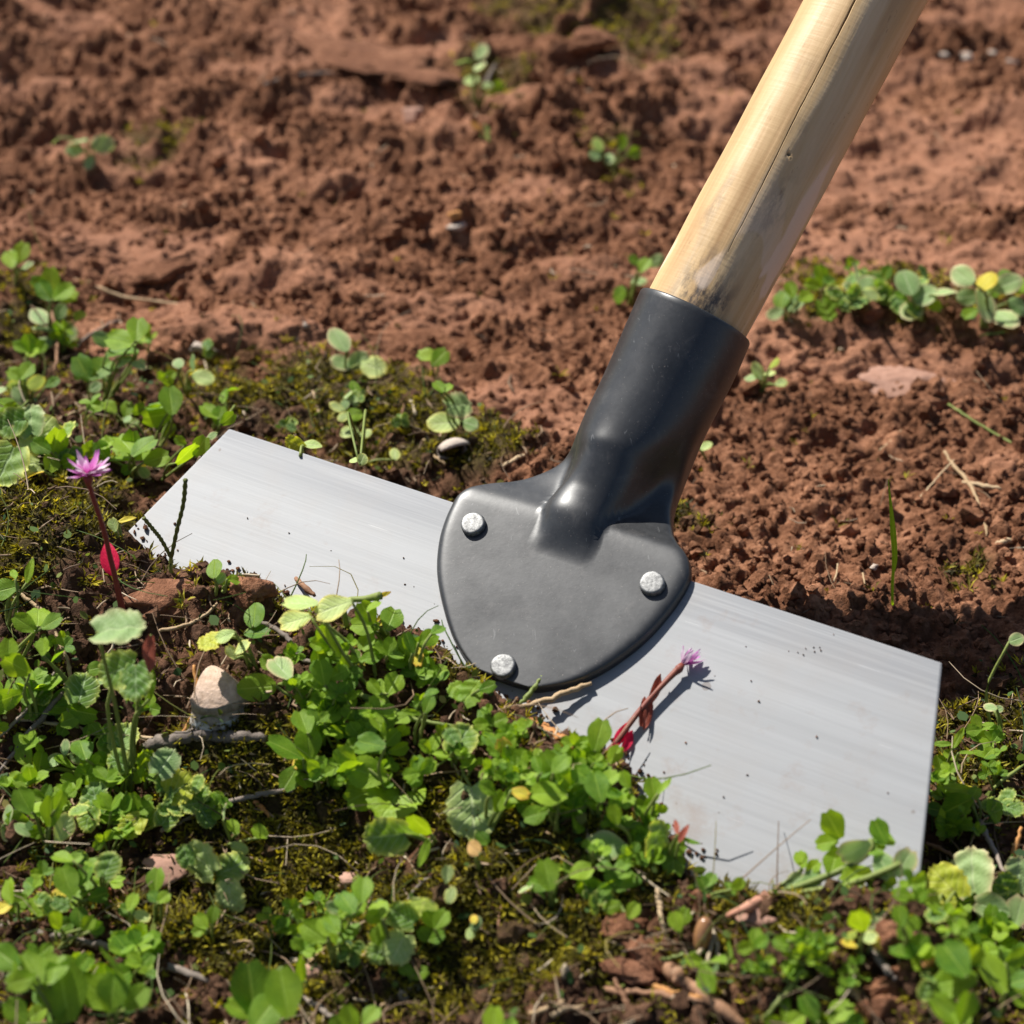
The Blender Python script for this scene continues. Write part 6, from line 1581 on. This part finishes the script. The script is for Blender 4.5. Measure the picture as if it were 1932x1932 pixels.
def tint_mat(name, stops, trans=.35):
    m, nt, out = mat_new(name)
    t = N(nt, 'ShaderNodeAttribute', attribute_name='tint').outputs['Fac']
    c = ramp(nt, t, stops)
    bs = N(nt, 'ShaderNodeBsdfPrincipled', i_Roughness=.65); bs.inputs['Specular IOR Level'].default_value = .25; L(nt, c, bs.inputs['Base Color'])
    tr = N(nt, 'ShaderNodeBsdfTranslucent'); L(nt, mix(nt, 1.0, c, (1.6, 1.5, .8), 'MULTIPLY'), tr.inputs['Color'])
    mx = N(nt, 'ShaderNodeMixShader', i_0=trans); L(nt, bs.outputs[0], mx.inputs[1]); L(nt, tr.outputs[0], mx.inputs[2]); L(nt, mx.outputs[0], out.inputs[0]); return m
M['moss'] = tint_mat('moss', [(0.0, (.020, .016, .005)), (0.3, (.055, .046, .008)), (0.6, (.16, .14, .014)), (0.85, (.34, .30, .02)), (1.0, (.48, .40, .03))])
M['tiny'] = tint_mat('tiny_leaf', [(0.0, (.03, .07, .02)), (0.45, (.09, .15, .03)), (0.75, (.16, .19, .04)), (1.0, (.36, .30, .10))])
M['litter'] = tint_mat('dry_litter', [(0.0, (.10, .06, .035)), (0.5, (.30, .20, .12)), (1.0, (.58, .48, .34))], .1)

def free_of_blade(x, y):
    return ((grid_val(sfoot, x, y) < -0.001) | (grid_val(sgn, x, y) > 0.0012)).astype(float)
def w_moss(px, py, x, y):
    g = grid_val(GREEN, x, y); mo = grid_val(MOIST, x, y)
    return np.clip(g * .9 + mo * .16 + .004, 0, 1) * free_of_blade(x, y)
blades_stuff('moss', 90000, w_moss, moss_make, M['moss'], 'olive and yellow-green moss growing over the dark soil')

def tiny_make(name, x, y, z, mat, label):
    n = len(x); up = slope(x, y)
    n1 = up + rng.normal(0, .6, (n, 3)); n1 /= np.linalg.norm(n1, axis=1)[:, None]
    d = rng.normal(size=(n, 3)); d -= n1 * np.sum(d * n1, 1)[:, None]; d /= np.linalg.norm(d, axis=1)[:, None]
    s = np.cross(n1, d); l = (rng.uniform(.0016, .0045, n) * (.6 + .4 * rng.random(n)))[:, None]; w = l * rng.uniform(.25, .42, n)[:, None]
    b = np.stack([x, y, z + rng.uniform(.0006, .005, n)], 1)
    Vv = np.stack([b, b + d * l * .35 - s * w, b + d * l * .75 - s * w * .85, b + d * l + n1 * l * .1, b + d * l * .75 + s * w * .85, b + d * l * .35 + s * w], 1)
    F = np.arange(6)[None] + (np.arange(n) * 6)[:, None]
    me = fast_mesh(name, Vv.reshape(-1, 3), F, True); attr(me, 'tint', np.repeat(np.clip(rng.normal(.42, .25, n), 0, 1), 6))
    o = link(name, me, mat); o['kind'] = 'stuff'; o['label'] = label
def w_tiny(px, py, x, y):
    mo = grid_val(MOIST, x, y); dense = np.zeros_like(px)
    for cx, cy, rx, ry, *_ in FILL: dense = np.maximum(dense, np.exp(-(((px - cx) / rx) ** 2 + ((py - cy) / ry) ** 2)))
    return np.clip(mo * (.10 + .6 * dense) + dense * .15, 0, 1) * free_of_blade(x, y)
blades_stuff('ground_cover', 11000, w_tiny, tiny_make, M['tiny'], 'tiny leaves of low ground cover between the clovers')

def litter_make(name, x, y, z, mat, label):
    n = len(x); a = rng.uniform(0, 6.28, n); t = rng.normal(0, .3, n)
    d = np.stack([np.cos(a) * np.cos(t), np.sin(a) * np.cos(t), np.sin(t)], 1)
    l = (rng.uniform(.002, .009, n))[:, None]; r = (rng.uniform(.00018, .0005, n))[:, None]
    s = np.cross(d, [0, 0, 1.0]); s /= np.linalg.norm(s, axis=1)[:, None]; u = np.cross(s, d)
    c = np.stack([x, y, z + .0012], 1); bend = rng.normal(0, .12, (n, 1)) * l * s
    VV = []
    for f, k, bb in ((-.5, .6, 0), (0, 1.0, 1), (.5, .5, 0)):
        p = c + d * l * f + bend * bb
        VV += [p + s * r * k, p + u * r * k, p - s * r * k, p - u * r * k]
    V = np.stack(VV, 1)
    fs = [(i * 4 + j, i * 4 + (j + 1) % 4, (i + 1) * 4 + (j + 1) % 4, (i + 1) * 4 + j) for i in range(2) for j in range(4)]
    F = (np.array(fs)[None] + (np.arange(n) * 12)[:, None, None]).reshape(-1, 4)
    me = fast_mesh(name, V.reshape(-1, 3), F, True); attr(me, 'tint', np.repeat(np.clip(rng.normal(.45, .27, n), 0, 1), 12))
    o = link(name, me, mat); o['kind'] = 'stuff'; o['label'] = label
blades_stuff('plant_litter', 9000, lambda px, py, x, y: np.clip(grid_val(MOIST, x, y) * .30 + .06, 0, 1) * free_of_blade(x, y), litter_make, M['litter'], 'bits of dry stalk and straw strewn over moss and soil')

def stems_make(name, x, y, z, mat, label):
    n = len(x); a = rng.uniform(0, 6.28, n); t = np.abs(rng.normal(.1, .35, n))
    d = np.stack([np.cos(a) * np.cos(t), np.sin(a) * np.cos(t), np.sin(t)], 1)
    l = (rng.uniform(.007, .026, n))[:, None]; r = (rng.uniform(.00014, .00032, n))[:, None]
    s = np.cross(d, [0, 0, 1.0]); s /= np.linalg.norm(s, axis=1)[:, None]; u = np.cross(s, d)
    c = np.stack([x, y, z + .001], 1); bend = rng.normal(0, .12, (n, 1)) * l * s + np.abs(rng.normal(0, .10, (n, 1))) * l * np.array([[0, 0, 1.0]])
    VV = []
    for f in (0, .25, .5, .75, 1.0):
        p = c + d * l * f + bend * (4 * f * (1 - f))
        k = 1.0 - .5 * f
        VV += [p + s * r * k, p + u * r * k, p - s * r * k, p - u * r * k]
    V = np.stack(VV, 1)
    fs = [(i * 4 + j, i * 4 + (j + 1) % 4, (i + 1) * 4 + (j + 1) % 4, (i + 1) * 4 + j) for i in range(4) for j in range(4)]
    F = (np.array(fs)[None] + (np.arange(n) * 20)[:, None, None]).reshape(-1, 4)
    me = fast_mesh(name, V.reshape(-1, 3), F, True); attr(me, 'tint', np.repeat(np.clip(rng.normal(.5, .27, n), 0, 1), 20))
    o = link(name, me, mat); o['kind'] = 'stuff'; o['label'] = label
blades_stuff('dry_stems', 2600, lambda px, py, x, y: np.clip(grid_val(MOIST, x, y) * .42 + .03, 0, 1) * free_of_blade(x, y), stems_make, M['litter'], 'fine dry stems tangled through the clover and over the moss')
blades_stuff('green_stems', 2600, lambda px, py, x, y: w_tiny(px, py, x, y) * .9, stems_make, M['tiny'], 'fine green stems tangled through the clover')

# specks of earth on the steel
bv, bf = ico(1)
VV, FF = [], []
for i in range(620):
    if i < 560: x, y = random.choice(SOIL_PX); x += random.gauss(0, 24); y += 6 - abs(random.gauss(0, 15))
    elif i < 568: x, y = random.gauss(1530, 22), random.gauss(1222, 10)
    else: x, y = random.uniform(300, 1740), random.uniform(930, 1640)
    b = on_blade(x, y, 0.0)
    if not inpoly(np.array(b[0]), np.array(b[1]), FOOT_XY): continue
    if on_blade is None: continue
    s = random.uniform(.00012, .00038) if i >= 560 else random.uniform(.00018, .0008) * random.choice((.5, 1, 1, 1.6))
    VV.append(b[None] + BN[None] * s * .5 + bv * s * rng.uniform(.6, 1.2, (len(bv), 3)) * rng.uniform(.6, 1.3, (1, 3))); FF.append(bf + len(bv) * len(FF))
me = fast_mesh('soil_specks', np.concatenate(VV), np.concatenate(FF), False)
for k in ('moist', 'green', 'crust'): attr(me, k, np.full(len(me.vertices), .45 if k == 'moist' else 0.0))
o = link('soil_specks', me, M['soil']); o['kind'] = 'stuff'; o['label'] = 'specks of earth scattered on the steel blade'
